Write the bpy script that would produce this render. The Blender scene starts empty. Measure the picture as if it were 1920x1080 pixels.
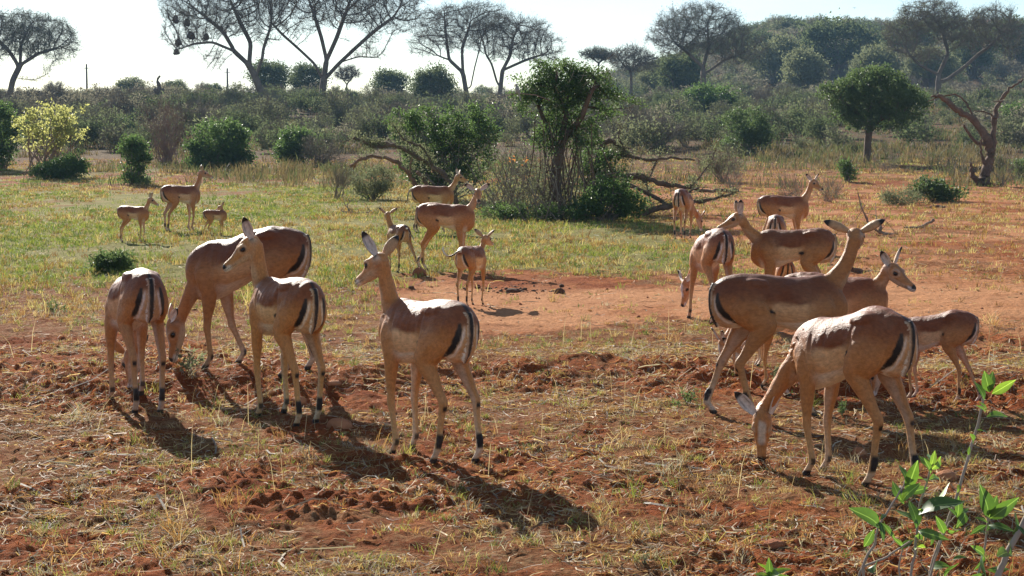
import bpy, math, random
import numpy as np
from mathutils import Vector, kdtree

random.seed(7)
rng = np.random.default_rng(7)
SC = bpy.context.scene
COL = SC.collection

# ------------------------------------------------------------------ camera, sky, sun, exposure
F = 3200.0                      # focal length in pixels of a 1920 px wide picture
HCAM = 1.74
PITCH = math.atan((540 - 264) / F)
cam_d = bpy.data.cameras.new('camera')
cam = bpy.data.objects.new('camera', cam_d)
COL.objects.link(cam)
cam_d.sensor_width = 36.0
cam_d.lens = F / 1920 * 36.0
cam_d.clip_start = 0.1
cam_d.clip_end = 5000
cam.location = (0, 0, HCAM)
cam.rotation_euler = (math.pi / 2 - PITCH, 0, 0)
SC.camera = cam

SUN_EL = math.radians(27)
SUN_AZ = math.radians(22)       # to the left of straight ahead
world = bpy.data.worlds.new('World')
SC.world = world
world.use_nodes = True
wn = world.node_tree
wn.nodes.clear()
wo = wn.nodes.new('ShaderNodeOutputWorld')
bg = wn.nodes.new('ShaderNodeBackground')
sky = wn.nodes.new('ShaderNodeTexSky')
sky.sky_type = 'NISHITA'
sky.sun_disc = False
sky.sun_elevation = SUN_EL
sky.sun_rotation = -SUN_AZ
sky.altitude = 500
sky.air_density = 1.0
sky.dust_density = 0.3
sky.ozone_density = 2.5
# thin bright cloud streaks over the whole sky
tc = wn.nodes.new('ShaderNodeTexCoord')
mp = wn.nodes.new('ShaderNodeMapping')
mp.inputs['Scale'].default_value = (1.6, 1.6, 9.0)
ns = wn.nodes.new('ShaderNodeTexNoise')
ns.inputs['Scale'].default_value = 2.6
ns.inputs['Detail'].default_value = 7
ns.inputs['Roughness'].default_value = 0.55
rp = wn.nodes.new('ShaderNodeValToRGB')
rp.color_ramp.elements[0].position = 0.48
rp.color_ramp.elements[0].color = (0, 0, 0, 1)
rp.color_ramp.elements[1].position = 0.72
rp.color_ramp.elements[1].color = (0.6, 0.6, 0.6, 1)
mxs = wn.nodes.new('ShaderNodeMixRGB')
mxs.inputs['Color2'].default_value = (8.4, 8.8, 9.4, 1)
wn.links.new(tc.outputs['Generated'], mp.inputs['Vector'])
wn.links.new(mp.outputs['Vector'], ns.inputs['Vector'])
wn.links.new(ns.outputs['Fac'], rp.inputs['Fac'])
wn.links.new(rp.outputs['Color'], mxs.inputs['Fac'])
wn.links.new(sky.outputs['Color'], mxs.inputs['Color1'])
wn.links.new(mxs.outputs['Color'], bg.inputs['Color'])
bg.inputs['Strength'].default_value = 0.060
wn.links.new(bg.outputs['Background'], wo.inputs['Surface'])

sun_d = bpy.data.lights.new('sun', 'SUN')
sun_d.energy = 5.0
sun_d.angle = math.radians(0.5)
sun_d.color = (1.0, 0.93, 0.82)
sun = bpy.data.objects.new('sun', sun_d)
COL.objects.link(sun)
SUN_DIR = Vector((-math.sin(SUN_AZ) * math.cos(SUN_EL), math.cos(SUN_AZ) * math.cos(SUN_EL), math.sin(SUN_EL)))
sun.rotation_euler = SUN_DIR.to_track_quat('Z', 'Y').to_euler()
sun.location = (-20, 40, 30)

SC.view_settings.view_transform = 'Standard'
SC.view_settings.look = 'None'
SC.view_settings.gamma = 1.0
SC.view_settings.use_curve_mapping = False
SC.view_settings.exposure = 1.2
try:
    SC.cycles.max_bounces = 6
    SC.cycles.diffuse_bounces = 3
    SC.cycles.glossy_bounces = 2
    SC.cycles.transmission_bounces = 4
    SC.cycles.volume_bounces = 1
    SC.cycles.use_fast_gi = False
except Exception:
    pass

# ------------------------------------------------------------------ helpers
def tag(o, label=None, cat=None, group=None, kind=None):
    if label: o['label'] = label
    if cat: o['category'] = cat
    if group: o['group'] = group
    if kind: o['kind'] = kind
    return o

def empty(name, loc, rz=0.0):
    o = bpy.data.objects.new(name, None)
    COL.objects.link(o)
    o.location = loc
    o.rotation_euler = (0, 0, rz)
    o.empty_display_size = 0.2
    return o

class MB:
    """collects vertices, faces, a colour per vertex and a material slot per face; build() links ONE mesh object"""
    def __init__(s):
        s.v = []; s.c = []; s.n = 0; s.q = []; s.t = []; s.qm = []; s.tm = []
    def add(s, v, f, mat=0, col=None):
        v = np.asarray(v, np.float32).reshape(-1, 3)
        f = np.asarray(f, np.int64)
        if len(v) == 0 or len(f) == 0: return
        s.v.append(v)
        if col is None: col = np.zeros((len(v), 4), np.float32)
        else:
            col = np.asarray(col, np.float32)
            if col.ndim == 1: col = np.repeat(col[:, None], 4, 1) if len(col) == len(v) else np.tile(col, (len(v), 1))
            if col.shape[1] == 3: col = np.hstack([col, np.ones((len(col), 1), np.float32)])
        s.c.append(col)
        if f.shape[1] == 4: s.q.append(f + s.n); s.qm.append(np.full(len(f), mat, np.int32))
        else: s.t.append(f + s.n); s.tm.append(np.full(len(f), mat, np.int32))
        s.n += len(v)
    def mesh(s, name, mats, smooth=True):
        me = bpy.data.meshes.new(name)
        v = np.concatenate(s.v); c = np.concatenate(s.c)
        q = np.concatenate(s.q) if s.q else np.zeros((0, 4), np.int64)
        t = np.concatenate(s.t) if s.t else np.zeros((0, 3), np.int64)
        mi = np.concatenate(s.qm + s.tm)
        me.vertices.add(len(v)); me.vertices.foreach_set('co', v.ravel())
        loops = np.concatenate([q.ravel(), t.ravel()]).astype(np.int32)
        me.loops.add(len(loops)); me.loops.foreach_set('vertex_index', loops)
        tot = np.concatenate([np.full(len(q), 4), np.full(len(t), 3)]).astype(np.int32)
        start = np.concatenate([[0], np.cumsum(tot)[:-1]]).astype(np.int32)
        me.polygons.add(len(tot))
        me.polygons.foreach_set('loop_start', start)
        me.polygons.foreach_set('loop_total', tot)
        for m in mats: me.materials.append(m)
        me.polygons.foreach_set('material_index', mi)
        me.polygons.foreach_set('use_smooth', np.full(len(tot), bool(smooth)))
        a = me.color_attributes.new('tint', 'FLOAT_COLOR', 'POINT')
        a.data.foreach_set('color', c.ravel())
        me.update(calc_edges=True)
        return me
    def build(s, name, mats, parent=None, smooth=True, loc=None):
        me = s.mesh(name, mats, smooth)
        return link_mesh(name, me, parent, loc)

def link_mesh(name, me, parent=None, loc=None):
    o = bpy.data.objects.new(name, me)
    COL.objects.link(o)
    if parent is not None: o.parent = parent
    if loc is not None: o.location = loc
    return o

def copy_tree(o, parent=None):
    c = o.copy(); COL.objects.link(c)
    if parent is not None:
        c.parent = parent
    for ch in list(o.children): copy_tree(ch, c)
    return c

def norm(a):
    a = np.asarray(a, float)
    return a / (np.linalg.norm(a, axis=-1, keepdims=True) + 1e-9)

def sstep(a, b, x):
    t = np.clip((np.asarray(x, float) - a) / (b - a), 0, 1)
    return t * t * (3 - 2 * t)

# ------------------------------------------------------------------ noise
def _hash(xi, yi, seed):
    h = (xi.astype(np.int64) * 374761393 + yi.astype(np.int64) * 668265263 + seed * 1274126177) & 0xFFFFFFFF
    h = ((h ^ (h >> 13)) * 1274126177) & 0xFFFFFFFF
    h = h ^ (h >> 16)
    return (h & 0xFFFFFF) / float(0xFFFFFF)

def vnoise(x, y, seed=0):
    x = np.asarray(x, float); y = np.asarray(y, float)
    xi = np.floor(x); yi = np.floor(y)
    fx = x - xi; fy = y - yi
    fx = fx * fx * fx * (fx * (fx * 6 - 15) + 10); fy = fy * fy * fy * (fy * (fy * 6 - 15) + 10)
    a = _hash(xi, yi, seed); b = _hash(xi + 1, yi, seed)
    c = _hash(xi, yi + 1, seed); d = _hash(xi + 1, yi + 1, seed)
    return (a + (b - a) * fx) * (1 - fy) + (c + (d - c) * fx) * fy

def fbm(x, y, seed=0, octv=4, gain=0.5):
    s = 0; a = 1; tot = 0
    ca, sa = math.cos(0.6), math.sin(0.6)
    for i in range(octv):
        s = s + a * vnoise(x, y, seed + i * 17); tot += a
        x, y = (x * ca - y * sa) * 2.03 + 3.1, (x * sa + y * ca) * 2.03 + 1.7
        a *= gain
    return s / tot                       # 0..1

# ------------------------------------------------------------------ terrain
_ty = np.arange(-100, 1001, 1.0)
_tz = np.interp(_ty, [-100, 45, 60, 80, 110, 150, 220, 320, 450, 700, 1000], [0, 0, .2, .75, 2.0, 4.2, 6.6, 9.0, 10.2, 8, 5])
_k = np.exp(-0.5 * (np.arange(-24, 25) / 8.0) ** 2); _k /= _k.sum()
_tz = np.convolve(np.pad(_tz, 24, mode='edge'), _k, mode='valid')

def berm_y(x):
    return 12.35 + 0.5 * np.sin(x * 0.9 + 1.0) + 0.7 * (fbm(x * 0.8, x * 0 + 3, 51, 3) - .5)

def smooth_ground(x, y):
    x = np.asarray(x, float); y = np.asarray(y, float)
    z = np.interp(y, _ty, _tz)
    far = sstep(45, 110, y)
    z = z + far * 1.1 * (fbm(x / 34, y / 34, 5, 3) - .5) * sstep(60, 200, y) * 2
    z = z + 17.5 * np.exp(-((x - 92) / 62.0) ** 2 - ((y - 400) / 115.0) ** 2)
    z = z + 5.0 * np.exp(-((x - 52) / 16.0) ** 2 - ((y - 370) / 60.0) ** 2)
    z = z + 0.05 * (fbm(x / 3.2, y / 3.2, 9, 3) - .5) * (1 - sstep(50, 90, y)) * 1.4
    # low red bank across the near ground
    d = y - berm_y(x)
    h = 0.12 * (0.35 + 0.9 * fbm(x * .55 + 8, x * 0 + 1, 52, 2)) * sstep(-6, -4.5, x) 
    z = z + h * np.where(d < 0, np.exp(-(d / 0.55) ** 2), np.exp(-(d / 1.3) ** 2))
    return z

def ray(px, py):
    xr = (px - 960) / F; yr = (540 - py) / F
    cp, sp = math.cos(PITCH), math.sin(PITCH)
    return np.array([xr, cp + yr * sp, -sp + yr * cp])

def pt(px, py, Y):
    d = ray(px, py); t = Y / d[1]
    return np.array([0, 0, HCAM]) + d * t

def at(px, py):
    """the ground point seen at a picture position"""
    d = ray(px, py)
    ys = np.concatenate([np.arange(3, 60, .05), np.arange(60, 500, .25)])
    t = ys / d[1]
    P = d[None] * t[:, None] + np.array([0, 0, HCAM])
    g = smooth_ground(P[:, 0], P[:, 1])
    k = np.argmax(P[:, 2] <= g)
    if P[k, 2] > g[k]: k = len(ys) - 1
    return np.array([P[k, 0], P[k, 1], g[k]])

def blob(x, y, px, py, rx, ry):
    """soft patch on the ground, centre given where the photograph shows it, radii in metres"""
    c = at(px, py)
    return np.exp(-((x - c[0]) / rx) ** 2 - ((y - c[1]) / ry) ** 2)

def path_mask(x, y):
    n = 3.4 * (fbm(x / 2.1, y / 2.6, 27, 4) - .5); m = 1.6 * (fbm(x / .9, y / 1.2, 28, 3) - .5)
    yy = y + n + m
    return sstep(14.8, 17.0, yy) * (1 - sstep(20.0, 24, yy)) * sstep(-2.4, -0.4, x + m * .6)

def cover(x, y):
    """bare red soil / green grass / dry straw shares of the ground, all 0..1"""
    n1 = fbm(x / 1.7, y / 2.4, 21, 4); n2 = fbm(x / .6, y / .8, 22, 4); n3 = fbm(x / 6, y / 9, 23, 3)
    path = path_mask(x, y) * (1 - .5 * sstep(5, 12, x))
    right = sstep(1.0, 3.2, x - (y - 16) * .06) * sstep(12.6, 14.5, y) * (1 - .75 * sstep(60, 90, y)) * (.62 + .22 * sstep(13.5, 15, y) * (1 - sstep(22, 30, y)))
    bank = np.exp(-((y - berm_y(x) + .55) / 0.75) ** 2) * sstep(-2.6, -1.6, x) * .75
    bank2 = np.exp(-((y - 12.6) / 2.0) ** 2) * (1 - sstep(-1.6, -.8, x)) * .75
    near = (1 - sstep(9.5, 11.5, y)) * .42
    midl = sstep(50, 62, y) * (1 - sstep(75, 100, y)) * .5 * (1 - sstep(2, 12, x))
    b = np.maximum.reduce([path * .95, right, bank, bank2, near, midl])
    n4 = fbm(x / .22, y / .3, 24, 3)
    bare = sstep(.22, .78, b * .72 + (n1 - .5) * .7 + (n2 - .5) * .7 + (n4 - .5) * .45 + .14)
    g = sstep(17, 25, y) * (1 - sstep(66, 85, y)) * (1 - sstep(-1.0, 6.0, x - (y - 22) * .03)) 
    g = np.maximum(g, .8 * sstep(20.5, 24, y) * (1 - sstep(33, 42, y)) * (1 - sstep(3.0, 8.0, x)) )
    g = g * sstep(.25, .6, n3 * .7 + n1 * .5 + .05)
    g = np.maximum(g, .35 * sstep(.52, .7, n1) * (1 - sstep(15, 20, y)))
    g = np.maximum(g, .3 * sstep(70, 100, y) * sstep(.4, .6, n1))
    green = np.clip(g, 0, 1) * (1 - bare * .85)
    return bare, green, n1, n2

def sandy(x, y):
    """pale trodden sand: the path and the open plain on the right"""
    n = fbm(x / 1.1, y / 1.6, 26, 4)
    p = path_mask(x, y)
    r = sstep(.5, 2.5, x - (y - 16) * .03) * sstep(13, 15, y) * .8
    return np.clip(np.maximum(p, r) * sstep(.22, .62, n), 0, 1)

def micro(x, y, bare):
    fade = 1 - sstep(22, 45, y)
    c = fbm(x * 4.2, y * 4.2, 31, 4, .55)
    lump = 1 - np.abs(2 * fbm(x * 10, y * 10, 37, 3, .5) - 1)
    c2 = fbm(x * 17, y * 17, 47, 3, .6)
    m = bare * (.085 * (c - .5) + .018 * (lump - .7) + .042 * (c2 - .5)) + (1 - bare) * (.050 * (c - .5) + .022 * (c2 - .5))
    cl = vnoise(x * 26, y * 26, 41)
    m = m + (.4 + .6 * bare) * .026 * sstep(.55, .9, cl) * sstep(.4, .6, vnoise(x * 2.3, y * 2.3, 43))
    # the trodden path is smoother
    path = path_mask(x, y)
    return m * fade * (1 - .6 * path)

def ground(x, y):
    x = np.atleast_1d(np.asarray(x, float)); y = np.atleast_1d(np.asarray(y, float))
    b = cover(x, y)[0]
    return smooth_ground(x, y) + micro(x, y, b)

def gz(x, y):
    return float(ground(x, y)[0])

# ------------------------------------------------------------------ materials
def new_mat(name):
    m = bpy.data.materials.new(name)
    m.use_nodes = True
    nt = m.node_tree
    b = nt.nodes['Principled BSDF']
    return m, nt, b

def mix_rgb(nt, fac, c1, c2, mode='MIX'):
    n = nt.nodes.new('ShaderNodeMixRGB'); n.blend_type = mode
    for sock, val in ((0, fac), (1, c1), (2, c2)):
        if isinstance(val, bpy.types.NodeSocket): nt.links.new(val, n.inputs[sock])
        elif isinstance(val, (int, float)): n.inputs[sock].default_value = val
        else: n.inputs[sock].default_value = (*val, 1)
    return n.outputs[0]

def noise(nt, scale, detail=4, rough=.55, vec=None, dist=0):
    n = nt.nodes.new('ShaderNodeTexNoise')
    n.inputs['Scale'].default_value = scale; n.inputs['Detail'].default_value = detail
    n.inputs['Roughness'].default_value = rough; n.inputs['Distortion'].default_value = dist
    if vec is None:
        t = nt.nodes.get('tc') or nt.nodes.new('ShaderNodeTexCoord'); t.name = 'tc'
        vec = t.outputs['Object']
    nt.links.new(vec, n.inputs['Vector'])
    return n.outputs['Fac']

def ramp(nt, fac, stops):
    r = nt.nodes.new('ShaderNodeValToRGB')
    e = r.color_ramp.elements
    while len(e) < len(stops): e.new(0.5)
    for k, (p, c) in enumerate(stops):
        e[k].position = p
        e[k].color = (*c, 1) if not isinstance(c, (int, float)) else (c, c, c, 1)
    nt.links.new(fac, r.inputs['Fac'])
    return r.outputs['Color']

def attr(nt, name='tint'):
    a = nt.nodes.new('ShaderNodeAttribute'); a.attribute_name = name
    return a

def bump(nt, b, h, dist, strength=1.0):
    n = nt.nodes.new('ShaderNodeBump')
    n.inputs['Distance'].default_value = dist; n.inputs['Strength'].default_value = strength
    nt.links.new(h, n.inputs['Height'])
    nt.links.new(n.outputs['Normal'], b.inputs['Normal'])

def leaf_mat(name, dark, light, trans=.35, rough=.5, tcol=None, spec=.35):
    """leaf colour runs with the leaf's own tint (red channel); light shows through from behind"""
    m, nt, b = new_mat(name)
    a = attr(nt)
    sp = nt.nodes.new('ShaderNodeSeparateColor'); nt.links.new(a.outputs['Color'], sp.inputs[0])
    col = mix_rgb(nt, sp.outputs[0], dark, light)
    nt.links.new(col, b.inputs['Base Color'])
    b.inputs['Roughness'].default_value = rough
    b.inputs['Specular IOR Level'].default_value = spec
    tr = nt.nodes.new('ShaderNodeBsdfTranslucent')
    tcol = tcol or tuple(min(1, c * 1.9 + .01) for c in light)
    tm = mix_rgb(nt, sp.outputs[0], tuple(c * .6 for c in tcol), tcol)
    nt.links.new(tm, tr.inputs['Color'])
    mx = nt.nodes.new('ShaderNodeMixShader'); mx.inputs[0].default_value = trans
    nt.links.new(b.outputs[0], mx.inputs[1]); nt.links.new(tr.outputs[0], mx.inputs[2])
    nt.links.new(mx.outputs[0], nt.nodes['Material Output'].inputs['Surface'])
    return m

def bark_mat(name, c1, c2, scale=18, bumpd=.02, rough=.9):
    m, nt, b = new_mat(name)
    n1 = noise(nt, scale, 6, .65); n2 = noise(nt, scale * .18, 3)
    c = mix_rgb(nt, n1, c1, c2)
    c = mix_rgb(nt, n2, c, tuple(x * 1.5 for x in c2)) if False else mix_rgb(nt, ramp(nt, n2, [(.4, 0.), (.75, .6)]), c, tuple(min(1, x * 1.45) for x in c2))
    nt.links.new(c, b.inputs['Base Color']); b.inputs['Roughness'].default_value = rough
    b.inputs['Specular IOR Level'].default_value = .2
    bump(nt, b, n1, bumpd)
    return m

M = {}
M['bark_grey'] = bark_mat('bark_grey', (.075, .058, .045), (.19, .15, .12), 7, .04)
M['bark_dark'] = bark_mat('bark_dark', (.05, .034, .024), (.15, .10, .07), 14, .03)
M['dead_wood'] = bark_mat('dead_wood', (.10, .062, .042), (.30, .21, .155), 16, .02)
M['dead_dark'] = bark_mat('dead_dark', (.045, .030, .022), (.17, .115, .08), 16, .025)
M['dead_red'] = bark_mat('dead_red', (.09, .045, .028), (.26, .15, .095), 12, .03)
M['twig'] = bark_mat('twig', (.10, .08, .062), (.22, .18, .14), 10, .0)
M['twig_red'] = bark_mat('twig_red', (.13, .085, .065), (.27, .19, .15), 10, .0)
M['twig_pale'] = bark_mat('twig_pale', (.20, .165, .13), (.38, .32, .26), 10, .0)
M['leaf_acacia'] = leaf_mat('leaf_acacia', (.045, .058, .040), (.085, .10, .065), .25, .8, spec=.03)
M['leaf_dark'] = leaf_mat('leaf_dark', (.028, .058, .016), (.085, .140, .036), .42, .5, spec=.22)
M['leaf_mid'] = leaf_mat('leaf_mid', (.035, .065, .022), (.095, .14, .045), .36, .55, spec=.2)
M['leaf_olive'] = leaf_mat('leaf_olive', (.070, .085, .045), (.155, .170, .085), .38, .75, spec=.05)
M['leaf_yellow'] = leaf_mat('leaf_yellow', (.05, .085, .022), (.27, .30, .085), .45, .5, (.75, .75, .25))
M['leaf_orange'] = leaf_mat('leaf_orange', (.35, .13, .04), (.55, .26, .09), .4, .6, (.8, .35, .1))
M['leaf_grey'] = leaf_mat('leaf_grey', (.095, .095, .062), (.19, .175, .12), .35, .85, spec=.02)
M['leaf_far'] = leaf_mat('leaf_far', (.042, .062, .028), (.10, .125, .055), .38, .9, spec=.0)
M['leaf_plant'] = leaf_mat('leaf_plant', (.06, .13, .03), (.15, .27, .06), .42, .38, (.33, .52, .08), .5)

# ------------------------------------------------------------------ ground sheet
def soil_material():
    m, nt, b = new_mat('red_soil')
    a = attr(nt)
    sp = nt.nodes.new('ShaderNodeSeparateColor'); nt.links.new(a.outputs['Color'], sp.inputs[0])
    bare, green, far = sp.outputs[0], sp.outputs[1], sp.outputs[2]
    n_big = noise(nt, .55, 5); n_mid = noise(nt, 3.5, 6, .6); n_fine = noise(nt, 28, 6, .65); n_grit = noise(nt, 120, 3, .7)
    soil = ramp(nt, n_mid, [(.28, (.13, .030, .009)), (.5, (.235, .064, .020)), (.72, (.36, .125, .045))])
    soil = mix_rgb(nt, ramp(nt, n_big, [(.45, 0.), (.7, .55)]), soil, (.38, .15, .055))
    soil = mix_rgb(nt, ramp(nt, n_fine, [(.35, .55), (.55, 0.)]), soil, (.085, .020, .007))
    soil = mix_rgb(nt, ramp(nt, n_grit, [(.60, 0.), (.72, .5)]), soil, (.46, .27, .14))
    soil = mix_rgb(nt, a.outputs['Alpha'], soil, mix_rgb(nt, n_fine, (.30, .115, .046), (.56, .30, .155)))
    soil = mix_rgb(nt, ramp(nt, n_grit, [(.30, .6), (.42, 0.)]), soil, (.10, .035, .016))
    straw = ramp(nt, n_fine, [(.32, (.11, .034, .013)), (.48, (.20, .095, .042)), (.74, (.38, .26, .135))])
    straw = mix_rgb(nt, ramp(nt, n_mid, [(.35, .8), (.62, .1)]), straw, (.17, .045, .013))
    grs = ramp(nt, n_fine, [(.28, (.075, .06, .02)), (.5, (.165, .155, .045)), (.75, (.29, .255, .085))])
    grs = mix_rgb(nt, ramp(nt, n_big, [(.4, 0.), (.7, .5)]), grs, (.33, .26, .12))
    # ragged edges between the covers
    def rag(s, nz, k):
        mm = nt.nodes.new('ShaderNodeMath'); mm.operation = 'MULTIPLY_ADD'
        nt.links.new(nz, mm.inputs[0]); mm.inputs[1].default_value = k
        nt.links.new(s, mm.inputs[2])
        return ramp(nt, mm.outputs[0], [(.34 + k * .5, 0.), (.62 + k * .5, 1.)])
    c = mix_rgb(nt, rag(bare, n_fine, .7), straw, soil)
    c = mix_rgb(nt, rag(green, n_fine, .7), c, grs)
    scrub = ramp(nt, n_mid, [(.3, (.050, .036, .020)), (.5, (.085, .062, .033)), (.7, (.14, .10, .052))])
    scrub = mix_rgb(nt, ramp(nt, n_big, [(.5, 0.), (.66, .6)]), scrub, (.20, .085, .042))
    c = mix_rgb(nt, far, c, scrub)
    nt.links.new(c, b.inputs['Base Color'])
    b.inputs['Roughness'].default_value = .95
    b.inputs['Specular IOR Level'].default_value = .03
    add = nt.nodes.new('ShaderNodeMath'); add.operation = 'MULTIPLY_ADD'
    nt.links.new(n_grit, add.inputs[0]); add.inputs[1].default_value = .3; nt.links.new(n_fine, add.inputs[2])
    bump(nt, b, add.outputs[0], .034, 1.0)
    return m

M['soil'] = soil_material()

def build_ground():
    # rows get wider apart with distance, columns fan out from the viewer
    ys = [-40, -20, -8, -2, 1, 2.5, 3.5, 4.5, 5.2]
    y = 5.6
    while y < 470:
        ys.append(y)
        y += max(.017, y * .0022 if y < 24 else (y * .0036 if y < 60 else y * .011))
    ys += [500, 540, 580]
    ys = np.array(ys)
    uin = np.linspace(-.36, .36, 430)
    uo = .36 + np.cumsum(np.geomspace(.003, .45, 22))
    us = np.concatenate([-uo[::-1], uin, uo])
    Y, U = np.meshgrid(ys, us, indexing='ij')
    X = np.clip(U * np.maximum(Y, 6.0), -620, 620)
    bare, green, n1, n2 = cover(X.ravel(), Y.ravel())
    Z = smooth_ground(X.ravel(), Y.ravel()) + micro(X.ravel(), Y.ravel(), bare)
    far = sstep(52, 95, Y.ravel() + 14 * (fbm(X.ravel() / 9, Y.ravel() / 14, 61, 3) - .5))
    v = np.stack([X.ravel(), Y.ravel(), Z], 1)
    nr, nc = Y.shape
    i = np.arange((nr - 1) * nc).reshape(nr - 1, nc)[:, :-1].ravel()
    f = np.stack([i, i + 1, i + nc + 1, i + nc], 1)
    mb = MB()
    mb.add(v, f, 0, np.stack([bare, green, far, sandy(X.ravel(), Y.ravel())], 1))
    o = mb.build('ground', [M['soil']])
    tag(o, kind='structure')
build_ground()

# ------------------------------------------------------------------ haze: the air between here and the hill
def build_haze():
    x0, x1, y0, y1, z0, z1 = -640, 640, -60, 600, -4.0, 75.0
    v = [(x, y, z) for z in (z0, z1) for y in (y0, y1) for x in (x0, x1)]
    f = [(0, 2, 3, 1), (4, 5, 7, 6), (0, 1, 5, 4), (2, 6, 7, 3), (0, 4, 6, 2), (1, 3, 7, 5)]
    m = bpy.data.materials.new('haze_air'); m.use_nodes = True
    nt = m.node_tree; nt.nodes.clear()
    out = nt.nodes.new('ShaderNodeOutputMaterial'); pv = nt.nodes.new('ShaderNodeVolumePrincipled')
    pv.inputs['Color'].default_value = (.40, .68, 1.0, 1)
    pv.inputs['Density'].default_value = HAZE
    pv.inputs['Anisotropy'].default_value = 0.0
    nt.links.new(pv.outputs[0], out.inputs['Volume'])
    me = bpy.data.meshes.new('haze'); me.from_pydata(v, [], f); me.materials.append(m)
    o = link_mesh('haze', me)
    tag(o, 'pale dry air that fades the far scrub and hill', kind='stuff')
HAZE = 0.00024
build_haze()

# ------------------------------------------------------------------ impala
def coat_material():
    m, nt, b = new_mat('impala_coat')
    a = attr(nt)
    n1 = noise(nt, 38, 4, .6); n2 = noise(nt, 9, 3)
    c = mix_rgb(nt, ramp(nt, n1, [(.35, .20), (.65, 0.)]), a.outputs['Color'], (.03, .012, .006))
    c = mix_rgb(nt, ramp(nt, n2, [(.45, 0.), (.75, .08)]), c, (.62, .45, .30))
    mq = nt.nodes.new('ShaderNodeMapping'); mq.inputs['Scale'].default_value = (22, 130, 60); nt.links.new(nt.nodes['tc'].outputs['Object'], mq.inputs['Vector'])
    hair = noise(nt, 1.0, 5, .7, mq.outputs['Vector'])
    c = mix_rgb(nt, 1.0, c, ramp(nt, hair, [(.30, (.72, .70, .68)), (.5, (1, 1, 1)), (.70, (1.22, 1.22, 1.24))]), 'MULTIPLY')
    nt.links.new(c, b.inputs['Base Color'])
    nt.links.new(ramp(nt, n2, [(.3, .42), (.7, .62)]), b.inputs['Roughness'])
    b.inputs['Specular IOR Level'].default_value = .27
    mp = nt.nodes.new('ShaderNodeMapping'); mp.inputs['Scale'].default_value = (90, 260, 200)
    nt.links.new(nt.nodes['tc'].outputs['Object'], mp.inputs['Vector'])
    fur = noise(nt, 1.0, 3, .6, mp.outputs['Vector'])
    fa = nt.nodes.new('ShaderNodeMath'); fa.operation = 'MULTIPLY_ADD'; nt.links.new(noise(nt, 34, 5, .6), fa.inputs[0]); fa.inputs[1].default_value = 1.6; nt.links.new(fur, fa.inputs[2])
    bump(nt, b, fa.outputs[0], .0045, .7)
    return m
M['coat'] = coat_material()
def eye_material():
    m, nt, b = new_mat('impala_eye')
    b.inputs['Base Color'].default_value = (.012, .008, .006, 1); b.inputs['Roughness'].default_value = .12
    return m
M['eye'] = eye_material()

def catmull(P, n):
    """resample control rows (k, d) to n rows along a Catmull-Rom curve"""
    P = np.asarray(P, float)
    k = len(P)
    t = np.linspace(0, k - 1, n)
    i = np.clip(np.floor(t).astype(int), 0, k - 2)
    u = (t - i)[:, None]
    p0 = P[np.maximum(i - 1, 0)]; p1 = P[i]; p2 = P[i + 1]; p3 = P[np.minimum(i + 2, k - 1)]
    return .5 * (2 * p1 + (p2 - p0) * u + (2 * p0 - 5 * p1 + 4 * p2 - p3) * u ** 2 + (3 * p1 - p0 - 3 * p2 + p3) * u ** 3)

def tube_loft(C, side, ra, rl, m=14, expo=2.0):
    """closed loft: centres C, lateral axis side, radii along fore-aft (ra) and lateral (rl)"""
    C = np.asarray(C, float); n = len(C)
    T = norm(np.gradient(C, axis=0))
    S = np.asarray(side, float)
    S = np.tile(S, (n, 1)) if S.ndim == 1 else S
    S = norm(S - (S * T).sum(1, keepdims=True) * T)
    A = np.cross(S, T)
    ph = np.linspace(0, 2 * math.pi, m, endpoint=False)
    ca, sa = np.cos(ph), np.sin(ph)
    ca = np.sign(ca) * np.abs(ca) ** (2 / expo); sa = np.sign(sa) * np.abs(sa) ** (2 / expo)
    V = C[:, None] + A[:, None] * (ca[None, :, None] * np.asarray(ra)[:, None, None]) + S[:, None] * (sa[None, :, None] * np.asarray(rl)[:, None, None])
    return cap_rings(V)

def cap_rings(V):
    n, m = V.shape[:2]
    v = np.concatenate([V.reshape(-1, 3), V[0].mean(0)[None], V[-1].mean(0)[None]])
    i = np.arange(n - 1)[:, None] * m; j = np.arange(m)[None]; j2 = (j + 1) % m
    q = np.stack([i + j, i + j2, i + m + j2, i + m + j], -1).reshape(-1, 4)
    jj = np.arange(m); k2 = (jj + 1) % m
    t0 = np.stack([np.full(m, n * m), k2, jj], 1)
    t1 = np.stack([np.full(m, n * m + 1), (n - 1) * m + jj, (n - 1) * m + k2], 1)
    return v, q, np.concatenate([t0, t1])

TORSO = np.array([  # x, top, bottom, half width
    (-.405, .800, .690, .035), (-.385, .845, .620, .080), (-.34, .880, .575, .118), (-.27, .898, .560, .138), (-.18, .903, .570, .142),
    (-.10, .896, .578, .138), (-.02, .886, .560, .150), (.07, .878, .532, .158), (.15, .878, .508, .150), (.23, .882, .498, .128),
    (.30, .862, .510, .108), (.36, .815, .548, .082), (.395, .765, .600, .045)])

HEAD = np.array([  # along, centre up, half height, half width
    (-.045, .000, .022, .022), (-.02, .002, .048, .040), (.02, .000, .060, .050), (.06, -.008, .064, .054), (.095, -.016, .058, .050),
    (.13, -.024, .048, .040), (.165, -.028, .039, .031), (.20, -.030, .034, .027), (.228, -.032, .031, .027), (.246, -.035, .024, .022), (.255, -.038, .010, .010)])

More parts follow.
